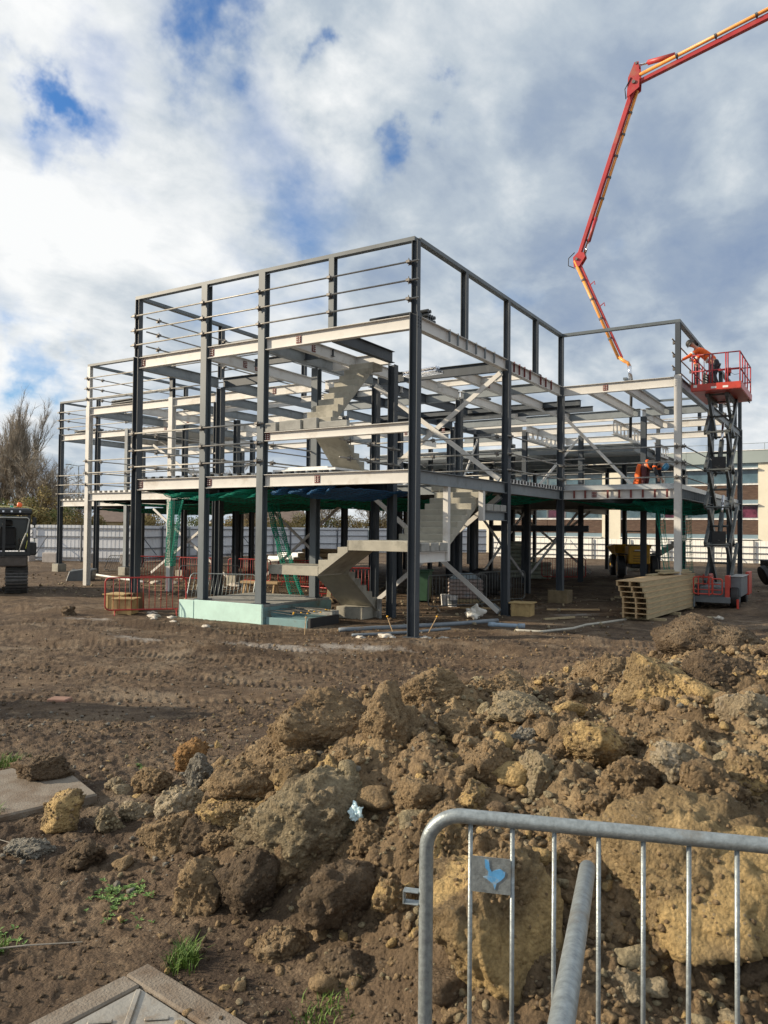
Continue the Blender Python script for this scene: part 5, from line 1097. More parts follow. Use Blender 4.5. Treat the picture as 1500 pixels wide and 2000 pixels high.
MB().tube([(-1.2, .6, 3.06), (.25, .6, 3.06), (.62, .7, 2.94), (.52, .8, 2.5)], .022, 8).build('hose_rail', mat('rail_yellow', (.55, .50, .22), .5), ex, smooth=True); MB().tube([(.30, .3, 2.2), (.34, .2, 1.95), (.27, .1, 1.6)], .016, 6).build('hose', mat('hose_lime', (.45, .5, .12), .5), ex, smooth=True)
MB().tube([(.62, .7, 2.94), (.42, .75, 2.78), (.42, .8, 2.6)], .02, 8).build('hose_rail', MATS['rail_yellow'], ex, smooth=True)
BEA = mat('beacon_orange', (.9, .16, .04), .3, 0, .1, 8); MB().lathe([(.07, 0), (.085, .03), (.085, .10), (.05, .15), (.01, .16)], (.05, .55, 3.06), 14).build('beacon', BEA, ex, smooth=True); MB().lathe([(.05, 0), (.05, .06)], (-.2, .5, 3.04), 10).build('green_lamp', mat('lamp_green', (.03, .3, .2), .4), ex)
MB().box(.46, .60, .25, .55, 2.42, 2.70).build('mirror', EXB, ex, bevel=.03); MB().tube([(.42, .4, 2.1), (.52, .4, 2.2), (.53, .4, 2.45)], .015, 6).build('mirror_arm', EXB, ex)
MB().box(.48, .60, .3, .45, 1.95, 2.35).build('mirror', CHROME, ex, bevel=.02); MB().box(.25, .62, .9, 3.0, 1.35, 1.8).build('side_panel', EXB, ex, bevel=.03); MB().box(-2.5, -1.2, .1, 3.2, 1.35, 2.3).build('engine_housing', EXB, ex, bevel=.06)
t = thing('digger_bucket', 'loose grey digger bucket lying right of the excavator', 'bucket', at(-20.5, 7.0), R(40)); MB().prism([(-.5, 0), (.5, 0), (.6, .5), (.3, .55), (-.35, .45)], 1, -.5, .5).build('shell', GREYP, t, bevel=.03)
# black machine at the right edge
t = thing('wheeled_machine', 'black wheel and grey housing of a machine cut off by the right edge', 'machine', (4.9, 22.2, TZ(4.9, 22.2)), R(30)); MB().lathe([(.3, -.14), (.42, -.1), (.42, .1), (.3, .14)], (0, 0, .5), 24, Matrix.Rotation(R(70), 3, 'Y')).build('wheel', BLACK, t)
MB().box(.15, 1.5, -.4, .6, .45, .85).build('housing', mat('housing_pale', (.5, .5, .5), .4), t, bevel=.04); MB().box(.05, 1.4, -.35, .6, .86, 1.15).build('top_box', BLACK, t, bevel=.04)
# ------------------------------------------------------------------ hoardings
HO = mat('hoarding_white', (.62, .64, .68), .5, 0, .08, 1.5); HOD = mat('hoarding_rail', (.10, .11, .13), .6, 0, .2, 3); BLK = mat('ballast', (.36, .33, .31), .85, 0, .2, 3)
def hoard(label, pts, H, zb, ribs=.30, m_=HO, rails=(.25, .9, 1.65, 2.2), ballast=True, proud=-1):
    t = thing('site_hoarding', label, 'hoarding', (pts[0][0], pts[0][1], zb)); o = Vector((pts[0][0], pts[0][1], 0)); k = 0
    for a, b in zip(pts[:-1], pts[1:]):
        a = Vector((*a, 0))-o; b = Vector((*b, 0))-o; L_ = (b-a).length; d = (b-a)/L_; n_ = Vector((d.y, -d.x, 0)); n = max(1, int(L_/3.0))
        for i in range(n):
            p, q = a+d*L_*i/n, a+d*L_*(i+1)/n; mb = MB(); m2 = int((q-p).length/ribs); prof = []
            for j in range(m2+1):
                c = p.lerp(q, j/m2); prof += [c-d*.03, c-d*.02+n_*.012, c+d*.02+n_*.012, c+d*.03] if 0 < j < m2 else [c]
            back = [c-n_*.012 for c in reversed(prof)]; ring = prof+back; K = len(ring); b0 = len(mb.v)
            mb.v += [(c.x, c.y, .05) for c in ring]+[(c.x, c.y, H) for c in ring]; mb.f += [(j, (j+1) % K, K+(j+1) % K, K+j) for j in range(K)]+[tuple(range(K)), tuple(range(K, 2*K))]
            if k < 90: mb.build('panel', m_, t, fix=False)
            pc = p+n_*.11; MB().bar(pc, pc+Vector((0, 0, H)), .09, .09, (0, 1, 0)).build('post', HOD if i % 2 else GALV, t)
            k += 1
        for z in rails: MB().bar(a+n_*.07+Vector((0, 0, z)), b+n_*.07+Vector((0, 0, z)), .05, .06).build('rail', HOD, t)
        for i in range(0, n, 2):
            p = a+d*L_*(i+.3)/n; MB().bar(p+n_*.15+Vector((0, 0, 1.7)), p+n_*1.3+Vector((0, 0, .5)), .04, .05).build('prop', HOD, t)
    return t
hoard('white ribbed site hoarding behind the left blocks of the frame', [(-62, 13.5), (-38.9, 17.3), (-32, 19.5), (-36.5, 44), (-24, 58)], 2.42, 0)
hoard('bright white site hoarding in front of the cream building', [(-20, 50), (14, 50)], 1.75, -.05, .35, mat('hoarding_bright', (.86, .85, .80), .5, 0, .05, 2), (.35, .8, 1.3), False)
BW = [(-37.9, 16.2, 1.0), (-36.2, 16.7, 1.9), (-33.6, 17.6, 1.1), (-31.3, 18.6, 1.2), (-31.7, 22.5, 1.0), (-32.6, 26.5, 1.0), (-33.4, 31, 1.0)]
for i, (x, y, w) in enumerate(BW):
    t = thing('ballast_block', '%s concrete ballast block along the foot of the left white hoarding' % ['leftmost small', 'largest', 'third', 'fourth', 'fifth', 'sixth', 'last right'][i], 'concrete block', (x, y, TZ(x, y)-.05), R(16 if i < 4 else 100), 'ballast blocks at the hoarding foot')
    MB().box(-w/3.4, w/3.4, -.3, .3, 0, .68).build('block', BLK, t, bevel=.05)
# ------------------------------------------------------------------ cream building on the right
CRM = mat('cream_render', (.74, .69, .56), .85, 0, .07, .8, c2=(.55, .50, .38), c2amt=.15); SLAT = mat('slat_wood', (.085, .05, .035), .75, 0, .45, 2.5, c2=(.17, .12, .085), c2amt=.3, stretch=(1, 1, 9)); SPN = mat('spandrel_blue', (.18, .25, .29), .4, 0, .08, 1)
FRM = mat('window_frame', (.22, .25, .27), .4); LED = mat('ledge_white', (.78, .78, .76), .5); FAS = mat('fascia_green', (.32, .37, .36), .5, .1, .1, .4); GLB = mat('glass_blue', (.07, .12, .15), .12, 0, .6, .5, c2=(.20, .27, .28), c2amt=.4, spec=.8); GLM = mat('glass_pink_reflection', (.07, .02, .04), .2, 0, .6, 1.1, c2=(.20, .05, .09), c2amt=.5, spec=.8)  # GLM: magenta reflection painted into the pane colour
cb = thing('cream_building', 'cream rendered school building with timber slats and blue glass beyond the hoarding', 'building', (0, 60, 0))
def cbx(n, m_, x0, x1, y0, y1, z0, z1, par=None): return MB().box(x0, x1, y0, y1, z0, z1).build(n, m_, par or cb)
for x0, x1 in ((-26, -22), (-12.74, -10.98), (.94, 4.6), (9.2, 16)): cbx('wall', CRM, x0, x1, -.02, 8, -.1, 8.46)
for x0, x1 in ((-22, -12.74), (-10.98, .94), (4.6, 9.2)):
    cbx('recess_wall', FRM, x0+.003, x1-.003, .35, 8, -.1, 8.46)
    for k, (zg0, zg1, zs0, zs1, zp0, zp1) in enumerate(((6.66, 7.91, 5.23, 6.51, 4.87, 5.23), (3.58, 4.72, 2.15, 3.42, 1.79, 2.15))):
        n = max(2, round((x1-x0)/1.9)); w = (x1-x0)/n
        for i in range(n):
            a, b = x0+i*w+.02, x0+(i+1)*w-.02
            f = MB(); f.box(a, b, .16, .24, zg0, zg0+.06).box(a, b, .16, .24, zg1-.06, zg1).box(a, a+.05, .162, .238, zg0+.06, zg1-.06).box(b-.05, b, .162, .238, zg0+.06, zg1-.06)
            wo = f.build('window', FRM, cb); cbx('pane', GLM if (k and i % 3 == 2) else GLB, a+.05, b-.05, .19, .21, zg0+.06, zg1-.06, wo)
            cbx('timber_slats', SLAT, a, b, .10, .2, zs0, zs1)
            cbx('spandrel', SPN, a, b, .11, .2, zp0+.002, zp1-.002)
        cbx('ledge', LED, x0, x1+.0, -.32, .3, zp0-.09, zp0); cbx('sill', LED, x0, x1, .05, .3, zg0-.12, zg0-.01)
    cbx('ledge', LED, x0, x1, -.32, .3, 7.92, 8.03); cbx('spandrel', SPN, x0, x1, .1, .3, 8.035, 8.455)
for i in range(10): cbx('roof_fascia', FAS, -26+i*4.2+.01, -26+(i+1)*4.2-.01, -.25, 8.2, 8.47, 9.55)
cbx('roof_edge', LED, -26, 16, -.30, 8.3, 9.56, 9.62)
mb = MB()
for i in range(18): x = -25+i*2.4; mb.tube([(x, .5, 9.62), (x, .5, 10.25)], .025, 5)
mb.tube([(-26, .5, 10.25), (16, .5, 10.25)], .025, 5); mb.build('roof_railing', GALV, cb)
# stone house far left
SH_ = mat('house_stone', (.42, .34, .20), .85, 0, .15, 1.5); RF_ = mat('house_roof', (.16, .12, .10), .85, 0, .2, 2)
def wpos(px, D): s = (px-750)/1506.3*D; return (8.267+s*.8527-D*.5224, -14.753+s*.5224+D*.8527)
for i, (px, D, w, h, l) in enumerate(((208, 105, 4.0, 3.1, 'small pale stone house with steep gable behind the left hoarding'), (232, 112, 6.5, 2.9, 'long low stone house right of the steep gable behind the hoarding'), (530, 120, 9, 3.3, 'dim brown brick house seen between the first floor columns'))):
    x, y = wpos(px, D); t = thing('stone_house', l, 'house', (x, y, -.1), R(31.5)); MB().box(-w/2, w/2, 0, 6, 0, h).build('wall', SH_, t)
    MB().prism([(-.3, h), (6.3, h), (3, h+1.9)], 0, -w/2-.3, w/2+.3).build('roof', RF_, t); MB().box(-w/2+.4, -w/2+1, 2.7, 3.3, h+1, h+2.6).build('chimney', SH_, t)
    for k in range(2):
        wn = MB().box(-w/4+k*w/2-.5, -w/4+k*w/2+.5, -.03, .02, h-1.9, h-.7).build('window', LED, t); MB().box(-w/4+k*w/2-.42, -w/4+k*w/2+.42, -.04, -.031, h-1.82, h-.78).build('pane', GLASS, wn)
# street lamps
for px, D, H_, l in ((152, 96, 10.0, 'taller double arm street lamp seen between the far left columns'), (133, 110, 9.3, 'shorter distant double arm street lamp left of the taller one'), (155.5, 120, 8.8, 'faintest distant street lamp pole behind the hoarding')):
    x, y = wpos(px, D); t = thing('street_lamp', l, 'street lamp', (x, y, -.1), R(31.5)); MB().tube([(0, 0, 0), (0, 0, H_)], [.10, .06], 8).build('pole', GALV, t)
    for s_ in (-1, 1): MB().tube([(0, 0, H_-.05), (s_*1.1, 0, H_+.12)], .04, 6).build('arm', GALV, t); MB().box(min(s_*1.0, s_*1.6), max(s_*1.0, s_*1.6), -.12, .12, H_+.1, H_+.18).build('lamp_head', GREYP, t)
# ------------------------------------------------------------------ trees and shrubs
rng = np.random.default_rng(7)
BARK = mat('bark', (.17, .145, .115), .9, 0, .2, 2); TWIG = mat('twigs', (.34, .295, .235), .9, 0, .25, .6); LEAFB = mat('leaf_olive', (.25, .195, .07), .8, 0, .45, .5, c2=(.24, .16, .06), c2amt=.5); LEAFG = mat('leaf_green', (.13, .145, .045), .8, 0, .4, .6)
def bare_tree(label, px, D, H_, spread, up_=.5, seed=1, leaf=0, dens=1.0):
    r_ = np.random.default_rng(seed); x, y = wpos(px, D); t = thing('bare_tree', label, 'tree', (x, y, -.2)); mb = MB(); tips = []
    def grow(p, d, L_, rad, lev):
        q = p; pts = [p]; dd = d
        for i in range(3):
            dd = (dd+Vector(r_.normal(0, .10, 3))+Vector((0, 0, .06*up_))).normalized(); q = q+dd*L_/3; pts.append(q)
        mb.tube(pts, [rad, rad*.85, rad*.7, rad*.55], 5 if lev < 2 else 3, False)
        if lev >= 4: tips.append((pts[1], pts[3], dd)); return
        n = 4 if lev else 6
        for k in range(n):
            a = r_.uniform(0, 2*math.pi); b = r_.uniform(.35, .95)*spread*(1 if lev else 1.1); base = pts[1+k % 3] if lev else p.lerp(q, .35+.65*k/n)
            o_ = dd.orthogonal().normalized(); o_.rotate(Matrix.Rotation(a, 3, dd)); nd_ = (dd*math.cos(b)+o_*math.sin(b)+Vector((0, 0, .25*up_))).normalized()
            grow(base, nd_, L_*r_.uniform(.58, .78), rad*.55, lev+1)
    grow(Vector((0, 0, 0)), Vector((0, 0, 1)), H_*.42, H_*.018, 0); mb.build('trunk', BARK, t, fix=False)
    A_ = np.array([a[:] for a, b, c in tips]); B_ = np.array([b[:] for a, b, c in tips]); Dn = np.array([c[:] for a, b, c in tips]); n = int(len(A_)*14*dens)
    i = r_.integers(0, len(A_), n); u = r_.random((n, 1)); base = A_[i]*(1-u)+B_[i]*u; d = Dn[i]+r_.normal(0, .55, (n, 3))+np.array([0, 0, .35*up_]); d /= np.linalg.norm(d, axis=1, keepdims=True)
    Lw = H_*r_.uniform(.03, .085, (n, 1)); sd_ = np.cross(d, r_.normal(0, 1, (n, 3))); sd_ /= np.linalg.norm(sd_, axis=1, keepdims=True); w = .013+.0*u
    V_ = np.stack([base-sd_*w, base+sd_*w, base+d*Lw+sd_*.003], 1).reshape(-1, 3); np_mesh('crown', V_, np.arange(n*3).reshape(-1, 3), TWIG, t, smooth=False)
    if leaf:
        m_ = int(leaf); i = r_.integers(0, len(A_), m_); c = B_[i]+r_.normal(0, H_*.03, (m_, 3)); c = c[c[:, 2] < H_*.45]; m_ = len(c); quad_leaves(c, .10, LEAFB, t, r_)
    return t
def quad_leaves(c, s, m_, par, r_, name='foliage'):
    n = len(c); a = r_.normal(0, 1, (n, 3)); a /= np.linalg.norm(a, axis=1, keepdims=True); b = np.cross(a, r_.normal(0, 1, (n, 3))); b /= np.linalg.norm(b, axis=1, keepdims=True); sc = s*r_.uniform(.6, 1.4, (n, 1))
    V_ = np.stack([c-a*sc, c+b*sc*.6, c+a*sc, c-b*sc*.6], 1).reshape(-1, 3); return np_mesh(name, V_, np.arange(n*4).reshape(-1, 4), m_, par, smooth=False)
bare_tree('tall pointed bare poplar at the far left', 30, 78, 15.8, .38, 1.6, 11, 0, 1.5)
bare_tree('second slim bare poplar cut by the left edge', 2, 80, 14.2, .42, 1.5, 13, 0, 1.3)
bare_tree('wide rounded bare tree right of the tall poplar', 62, 76, 11.8, .95, .5, 12, 5000, 1.8)
bare_tree('broad bare tree leaning right above the hoarding at the left', 95, 82, 9.5, 1.0, .3, 14, 5000, 1.5)
bare_tree('bare tree behind the far left columns and street lamps', 150, 95, 8.4, .95, .4, 15, 2500, 1.2)
bare_tree('bare tree seen through the first floor guard rails', 425, 90, 11.6, .9, .5, 16, 0, 1.5)
bare_tree('low bare tree behind the second front column', 500, 95, 8.0, .9, .5, 17, 1500, 1.2)
bare_tree('rust brown bare tree behind the stair landing', 640, 95, 8.6, .9, .5, 18, 5000, 1.2)
bare_tree('small distant bare tree behind the corner column', 725, 95, 8.0, .9, .5, 19, 3000, 1.2)
SHW = ['leftmost', 'second', 'third', 'fourth', 'fifth', 'sixth', 'seventh', 'eighth', 'ninth', 'tenth', 'eleventh', 'twelfth', 'thirteenth', 'fourteenth', 'rightmost']
for i, (px, D, w, h) in enumerate(((-10, 66, 5, 5.6), (25, 64, 4.5, 4.6), (58, 66, 4, 5.0), (88, 68, 4, 4.8), (118, 72, 4, 3.9), (150, 80, 4.5, 3.7), (178, 84, 4, 3.4), (262, 80, 4, 4.0), (292, 82, 4, 4.2), (380, 84, 5, 3.6), (440, 86, 5, 3.8), (560, 92, 6, 4.4), (600, 95, 6, 4.6), (680, 96, 6, 4.2), (760, 98, 6, 4.0))):
    x, y = wpos(px, D); r_ = np.random.default_rng(50+i); t = thing('shrub', '%s olive brown shrub from the left in the hedge behind the hoarding' % SHW[i], 'shrub', (x, y, -.2), 0, 'shrubs behind the left hoarding')
    n = 5200; lob = r_.normal(0, 1, (26, 3))*np.array([w*.30, w*.26, h*.20])+np.array([0, 0, h*.52]); k = r_.integers(0, 26, n); dr = r_.normal(0, 1, (n, 3)); dr /= np.linalg.norm(dr, axis=1, keepdims=True)
    c = lob[k]+dr*(r_.random((n, 1))**.4)*np.array([w*.17, w*.17, h*.15]); c[:, 2] = np.abs(c[:, 2]); quad_leaves(c, .09, LEAFB if i % 3 else LEAFG, t, r_)
    mb = MB()
    for q in range(9): a = r_.uniform(0, 6.3); mb.tube([(0, 0, 0), (math.cos(a)*w*.12, math.sin(a)*w*.12, h*.4), tuple(lob[q])], [.06, .04, .015], 4, False)
    mb.build('stem', BARK, t, fix=False)
# ------------------------------------------------------------------ clods of the soil heap
def _g3(ix, iy, iz, seed):
    h = (ix.astype(np.int64)*374761393+iy.astype(np.int64)*668265263+iz.astype(np.int64)*2147483647+seed*1442695041) & 0xffffffff
    h = ((h ^ (h >> 13))*1274126177) & 0xffffffff; h = (h ^ (h >> 16)) & 0xffffffff
    a = (h & 0xffff)*(2*np.pi/65536.0); z = ((h >> 16) & 0xffff)/32767.5-1; r_ = np.sqrt(np.maximum(0, 1-z*z)); return r_*np.cos(a), r_*np.sin(a), z
def pn3(P, seed=0):
    I = np.floor(P); f = P-I; w = f*f*f*(f*(f*6-15)+10); out = 0
    for i in (0, 1):
        for j in (0, 1):
            for k in (0, 1):
                gx, gy, gz = _g3(I[:, 0]+i, I[:, 1]+j, I[:, 2]+k, seed)
                out = out+(gx*(f[:, 0]-i)+gy*(f[:, 1]-j)+gz*(f[:, 2]-k))*(w[:, 0] if i else 1-w[:, 0])*(w[:, 1] if j else 1-w[:, 1])*(w[:, 2] if k else 1-w[:, 2])
    return out
def fbm3(P, o=4, seed=0, rough=.5):
    s = 0; a = 1; f = 1
    for i in range(o): s = s+a*pn3(P*f+i*7.7, seed+i); a *= rough; f *= 2.07
    return s
def ico(sub):
    bm = bmesh.new(); bmesh.ops.create_icosphere(bm, subdivisions=sub, radius=1); V_ = np.array([v.co[:] for v in bm.verts]); F_ = np.array([[v.index for v in f.verts] for f in bm.faces]); bm.free(); return V_, F_
ICO = {k: ico(k) for k in (1, 2, 3, 5, 6)}
def clod_shape(sub, seed, flat=.75, size=.2, smooth_=.35, want=False):
    r_ = np.random.default_rng(seed); V_, F_ = ICO[sub]; K = 11; nn = r_.normal(0, 1, (K, 3)); nn /= np.linalg.norm(nn, axis=1, keepdims=True); off = r_.uniform(flat-.12, flat+.25, K)
    dt = V_ @ nn.T; rr_ = np.where(dt > .05, off/np.maximum(dt, .05), 9); e = np.exp(-22*np.minimum(rr_, 2)); r0 = -np.log(e.sum(1)+np.exp(-22*1.12))/22
    q = V_*r0[:, None]; sc = size/.2
    k1 = max(sc, .5)**.6
    d = 1+.22*fbm3(q*1.2+seed, 3, seed)
    crust = np.clip(.5+1.6*pn3(q*1.1+seed*3.3, seed+50), smooth_, 1)       # some faces sheared smooth, some crumbly
    d = d+crust*(.34/k1*(np.abs(pn3(q*2.3*k1+seed, seed+9))-.2))
    if sub >= 3: d = d+crust*(.30/k1*(np.abs(pn3(q*5.2*k1+seed, seed+20))-.2)+.19/k1*(np.abs(pn3(q*11*k1+seed, seed+21))-.2))
    if sub >= 5: d = d+crust*(.11/k1*(np.abs(pn3(q*23*k1, seed+31))-.2)+.055/k1*(np.abs(pn3(q*47*k1, seed+33))-.2))+.02/k1*np.minimum(0, -3*np.abs(pn3(q*np.array([2.2, 2.2, .7])*k1+seed, seed+71))+.12)*-1
    if smooth_ < .2:
        st_ = np.abs(pn3(q*np.array([5, 5, .9])+seed, seed+81)); d = d-(1-crust)*.10*np.clip(.25-st_, 0, 1)/.25*.6+(1-crust)*.03*pn3(q*np.array([14, 14, 2.5]), seed+82)
    if want: return q*d[:, None], F_, crust
    return q*d[:, None], F_
CM = {'b': soil_mat('clod_brown', (.165, .115, .068), (.31, .22, .125), (.42, .315, .19), True), 'd': soil_mat('clod_dark', (.085, .062, .042), (.160, .115, .074), (.28, .21, .135), True),
      'y': soil_mat('clod_clay', (.17, .12, .068), (.33, .24, .125), (.44, .325, .175), True, (.50, .355, .165)), 't': soil_mat('clod_tan', (.18, .14, .088), (.34, .275, .18), (.44, .36, .24), True, (.36, .30, .19)),
      'w': soil_mat('clod_chalk', (.25, .19, .12), (.40, .33, .22), (.58, .52, .42), True), 'g': soil_mat('clod_grey', (.18, .165, .135), (.28, .26, .22), (.13, .115, .09), True), 'o': soil_mat('clod_orange', (.24, .13, .055), (.35, .20, .08), (.25, .16, .09), True)}
CLODS = [
 (5.598, -11.01, 1.144, 0.315, 0.189, 'b', 'broad brown lump on the left crest of the soil heap'),
 (6.029, -11.051, 1.215, 0.178, 0.193, 'b', 'upright brown lump right of the crest crack'),
 (5.212, -10.9, 0.988, 0.127, 0.11, 'b', 'small rounded lump left of the crest lump'),
 (5.706, -11.386, 0.96, 0.14, 0.192, 'y', 'clay block with smooth yellow face under the crest'),
 (5.915, -11.38, 0.983, 0.101, 0.158, 'y', 'yellow clay wedge right of the smooth clay face'),
 (5.214, -11.298, 0.804, 0.242, 0.153, 'b', 'long sloping brown lump on the left slope'),
 (5.278, -11.123, 0.927, 0.147, 0.13, 'b', 'knobbly lump on the left slope below the crest'),
 (3.869, -10.388, 0.516, 0.118, 0.129, 'o', 'orange earth lump at the far left of the heap'),
 (4.593, -11.036, 0.692, 0.091, 0.146, 'g', 'upright grey flint at the left end of the heap'),
 (4.693, -11.308, 0.601, 0.131, 0.131, 'w', 'tan chalky lump at the left foot of the heap'),
 (5.27, -11.478, 0.708, 0.204, 0.133, 'y', 'crusty yellow lump left of the big grey boulder'),
 (4.917, -11.618, 0.565, 0.139, 0.127, 'b', 'rounded brown clod at the left foot of the heap'),
 (5.178, -11.601, 0.61, 0.123, 0.098, 'd', 'dark clod beside the rounded brown clod'),
 (5.928, -11.64, 0.821, 0.298, 0.222, 't', 'big grey tan boulder of clay in the middle of the heap'),
 (5.909, -11.774, 0.672, 0.172, 0.131, 'b', 'brown lump under the big grey tan boulder'),
 (6.309, -11.935, 0.687, 0.177, 0.164, 'd', 'large dark brown block at the heap foot'),
 (5.806, -11.933, 0.594, 0.158, 0.171, 'd', 'dark cracked block left at the heap foot'),
 (5.568, -12.004, 0.547, 0.127, 0.134, 'b', 'leaning brown clod at the lower left of the heap'),
 (5.742, -10.05, 1.194, 0.236, 0.154, 'b', 'pyramid shaped brown lump behind the heap crest'),
 (6.072, -9.561, 1.154, 0.21, 0.134, 'b', 'low brown lump right of the pyramid lump'),
 (6.469, -10.086, 1.153, 0.23, 0.128, 't', 'grey crusted lump near the heap top'),
 (7.259, -9.758, 1.356, 0.258, 0.215, 'y', 'tall tan clay slab near the right crest'),
 (6.599, -8.529, 1.167, 0.239, 0.13, 'b', 'brown lump left of the tall tan slab'),
 (7.147, -7.085, 1.292, 0.441, 0.221, 'd', 'dark heap of soil on the far right crest'),
 (7.509, -9.462, 1.383, 0.252, 0.153, 'd', 'dark lump below the far right crest'),
 (7.807, -10.522, 1.396, 0.137, 0.109, 'w', 'pale yellow chalky lump at the right edge'),
 (7.174, -10.813, 1.22, 0.211, 0.141, 'y', 'long clay slab streaked with white chalk'),
 (7.412, -11.218, 1.207, 0.139, 0.114, 'b', 'lower end of the chalk streaked slab'),
 (7.584, -11.098, 1.267, 0.128, 0.109, 'w', 'white chalky lump right of the streaked slab'),
 (6.968, -11.197, 1.146, 0.076, 0.152, 't', 'tall thin upright clay slab with grey faces'),
 (6.731, -11.198, 1.155, 0.108, 0.128, 'b', 'tan crumbly lump in the middle right'),
 (6.664, -10.549, 1.128, 0.085, 0.077, 'g', 'small grey knobbly stone lump'),
 (6.296, -11.179, 1.121, 0.059, 0.065, 'g', 'dark grey flint in the heap centre'),
 (7.761, -11.223, 1.214, 0.149, 0.118, 'b', 'rounded brown lump above the barrier right'),
 (7.298, -11.379, 1.11, 0.123, 0.074, 'b', 'flat brown lump just above the barrier rail'),
 (7.125, -12.064, 0.873, 0.25, 0.369, 'y', 'great yellow clay block behind the barrier left'),
 (6.822, -11.837, 0.924, 0.106, 0.177, 'y', 'crumbling clay flank left of the great clay block'),
 (7.748, -11.735, 0.958, 0.368, 0.301, 'y', 'great rounded clay boulder behind the barrier right'),
 (7.579, -12.064, 0.748, 0.08, 0.064, 'w', 'pale angular stone in the hollow behind the barrier'),
 (7.309, -11.667, 0.997, 0.11, 0.105, 'b', 'brown lump between the two clay boulders'),
 (7.493, -11.51, 1.065, 0.107, 0.083, 'y', 'pale lump under the barrier rail'),
 (7.856, -11.352, 1.111, 0.133, 0.085, 'b', 'brown lump under the barrier rail at the right'),
 (6.697, -11.59, 1.021, 0.1, 0.075, 'b', 'brown lump above the barrier corner'),
 (6.602, -11.902, 0.762, 0.085, 0.085, 'y', 'yellowish knobbly lump left of the barrier'),
 (3.176, -11.23, 0.495, 0.189, 0.112, 'd', 'dark earth clod lying on the concrete slab'),
 (3.946, -11.624, 0.511, 0.154, 0.135, 'y', 'split yellow clod in front of the concrete slab'),
 (4.288, -11.523, 0.486, 0.08, 0.076, 't', 'small olive stone right of the split clod'),
 (4.583, -11.925, 0.488, 0.119, 0.076, 'd', 'brown clod on the mud left'),
 (4.19, -12.004, 0.473, 0.148, 0.052, 'g', 'flat grey stone half buried at the left edge'),
 (3.682, -10.96, 0.463, 0.066, 0.05, 'w', 'small pale stone right of the slab corner'),
 (6.687, -9.889, 1.155, 0.105, 0.078, 'b', 'lump in the middle of the heap top'),
 (7.039, -9.934, 1.211, 0.076, 0.058, 'b', 'round stone below the tall tan slab'),
 (5.954, -11.22, 1.069, 0.117, 0.088, 'b', 'brown lump right of the yellow wedge'),
 (6.378, -10.793, 1.175, 0.136, 0.105, 'b', 'brown lump in the shaded hollow of the heap'),
 (6.311, -11.67, 0.86, 0.078, 0.092, 'b', 'brown lump right of the big boulder'),
 (6.49, -11.5, 1.035, 0.117, 0.091, 'b', 'crumbly lump left above the barrier corner'),
 (7.614, -10.824, 1.328, 0.095, 0.095, 'b', 'lump right of the streaked slab top'),
 (7.901, -11.055, 1.262, 0.103, 0.116, 'y', 'tan lump at the right edge above the barrier'),
 (7.14, -11.487, 1.046, 0.073, 0.061, 't', 'grey lump behind the barrier rail'),
 (4.835, -11.854, 0.487, 0.058, 0.048, 'b', 'little clod on the mud left of the heap'),
 (3.985, -10.875, 0.512, 0.121, 0.091, 'b', 'small brown clod above the left foot'),
 (4.337, -11.338, 0.508, 0.092, 0.073, 'w', 'small tan clod on the left fringe'),
 (6.157, -12.134, 0.529, 0.114, 0.063, 'b', 'low clod at the bottom fringe of the heap'),
 (6.564, -12.173, 0.576, 0.118, 0.059, 'd', 'dark low clod near the bottom centre'),
 (5.319, -11.609, 0.622, 0.077, 0.069, 'b', 'clod wedged left of the brown lump'),
 (7.415, -10.655, 1.272, 0.086, 0.072, 'b', 'brown lump above the white chalky lump'),
 (7.824, -10.906, 1.299, 0.08, 0.067, 'w', 'small pale lump near the right edge'),
 (6.971, -10.843, 1.142, 0.1, 0.085, 'b', 'lump left of the chalk streaked slab'),
 (6.762, -11.455, 1.074, 0.076, 0.076, 'y', 'tan lump above the barrier rail left'),
 (7.557, -11.334, 1.148, 0.086, 0.061, 'y', 'pale lump close above the barrier rail'),
]
for i, (x, y, z, rx, rz_c, tn, lab) in enumerate(CLODS):
    big = rx > .06; V_, F_, cr_ = clod_shape((6 if rx > .2 else 5) if big else 3, 100+i, .62 if tn in 'y' else .72, max(rx, rz_c), .18 if tn == 'y' else .5, True); r_ = np.random.default_rng(300+i)
    c_, s_ = .8527, .5224; ry = (rx+rz_c)/2*1.05
    L_ = V_*np.array([rx*1.12, ry, rz_c*1.15]); th = 0.0
    X_ = L_[:, 0]*c_-L_[:, 1]*s_; Y_ = L_[:, 0]*s_+L_[:, 1]*c_; P_ = np.stack([X_, Y_, L_[:, 2]], 1)
    dx, dy = -.5224*ry*.35, .8527*ry*.35
    o = np_mesh('earth_clod', P_, F_, CM[tn], col=np.repeat(cr_[:, None], 3, 1))
    if big:      # crumbs sticking to the upper side
        nc = int(60+500*rx); up_i = np.where(V_[:, 2] > -.25)[0]; pk = r_.choice(up_i, nc); cv_, cf_ = ICO[1]; rr2 = r_.uniform(.004, .017, nc)*(r_.random(nc)**.6)+.002
        VV = (cv_[None]*(1+.25*r_.normal(0, 1, (nc, len(cv_), 1))*.5)*rr2[:, None, None]*r_.uniform(.6, 1.2, (nc, 1, 3)))+P_[pk][:, None, :]
        oc = np_mesh('crumbs', VV.reshape(-1, 3), (cf_[None]+np.arange(nc)[:, None, None]*len(cv_)).reshape(-1, 3), CM['b' if tn in 'by' else tn], o); oc['kind'] = 'stuff'
    o.location = (x+dx, y+dy, z+(.06 if 'lying on the concrete slab' in lab else 0)); tag(o, lab if len(lab.split()) > 3 else lab+' of the heap', 'clod', 'large lumps of the soil heap')
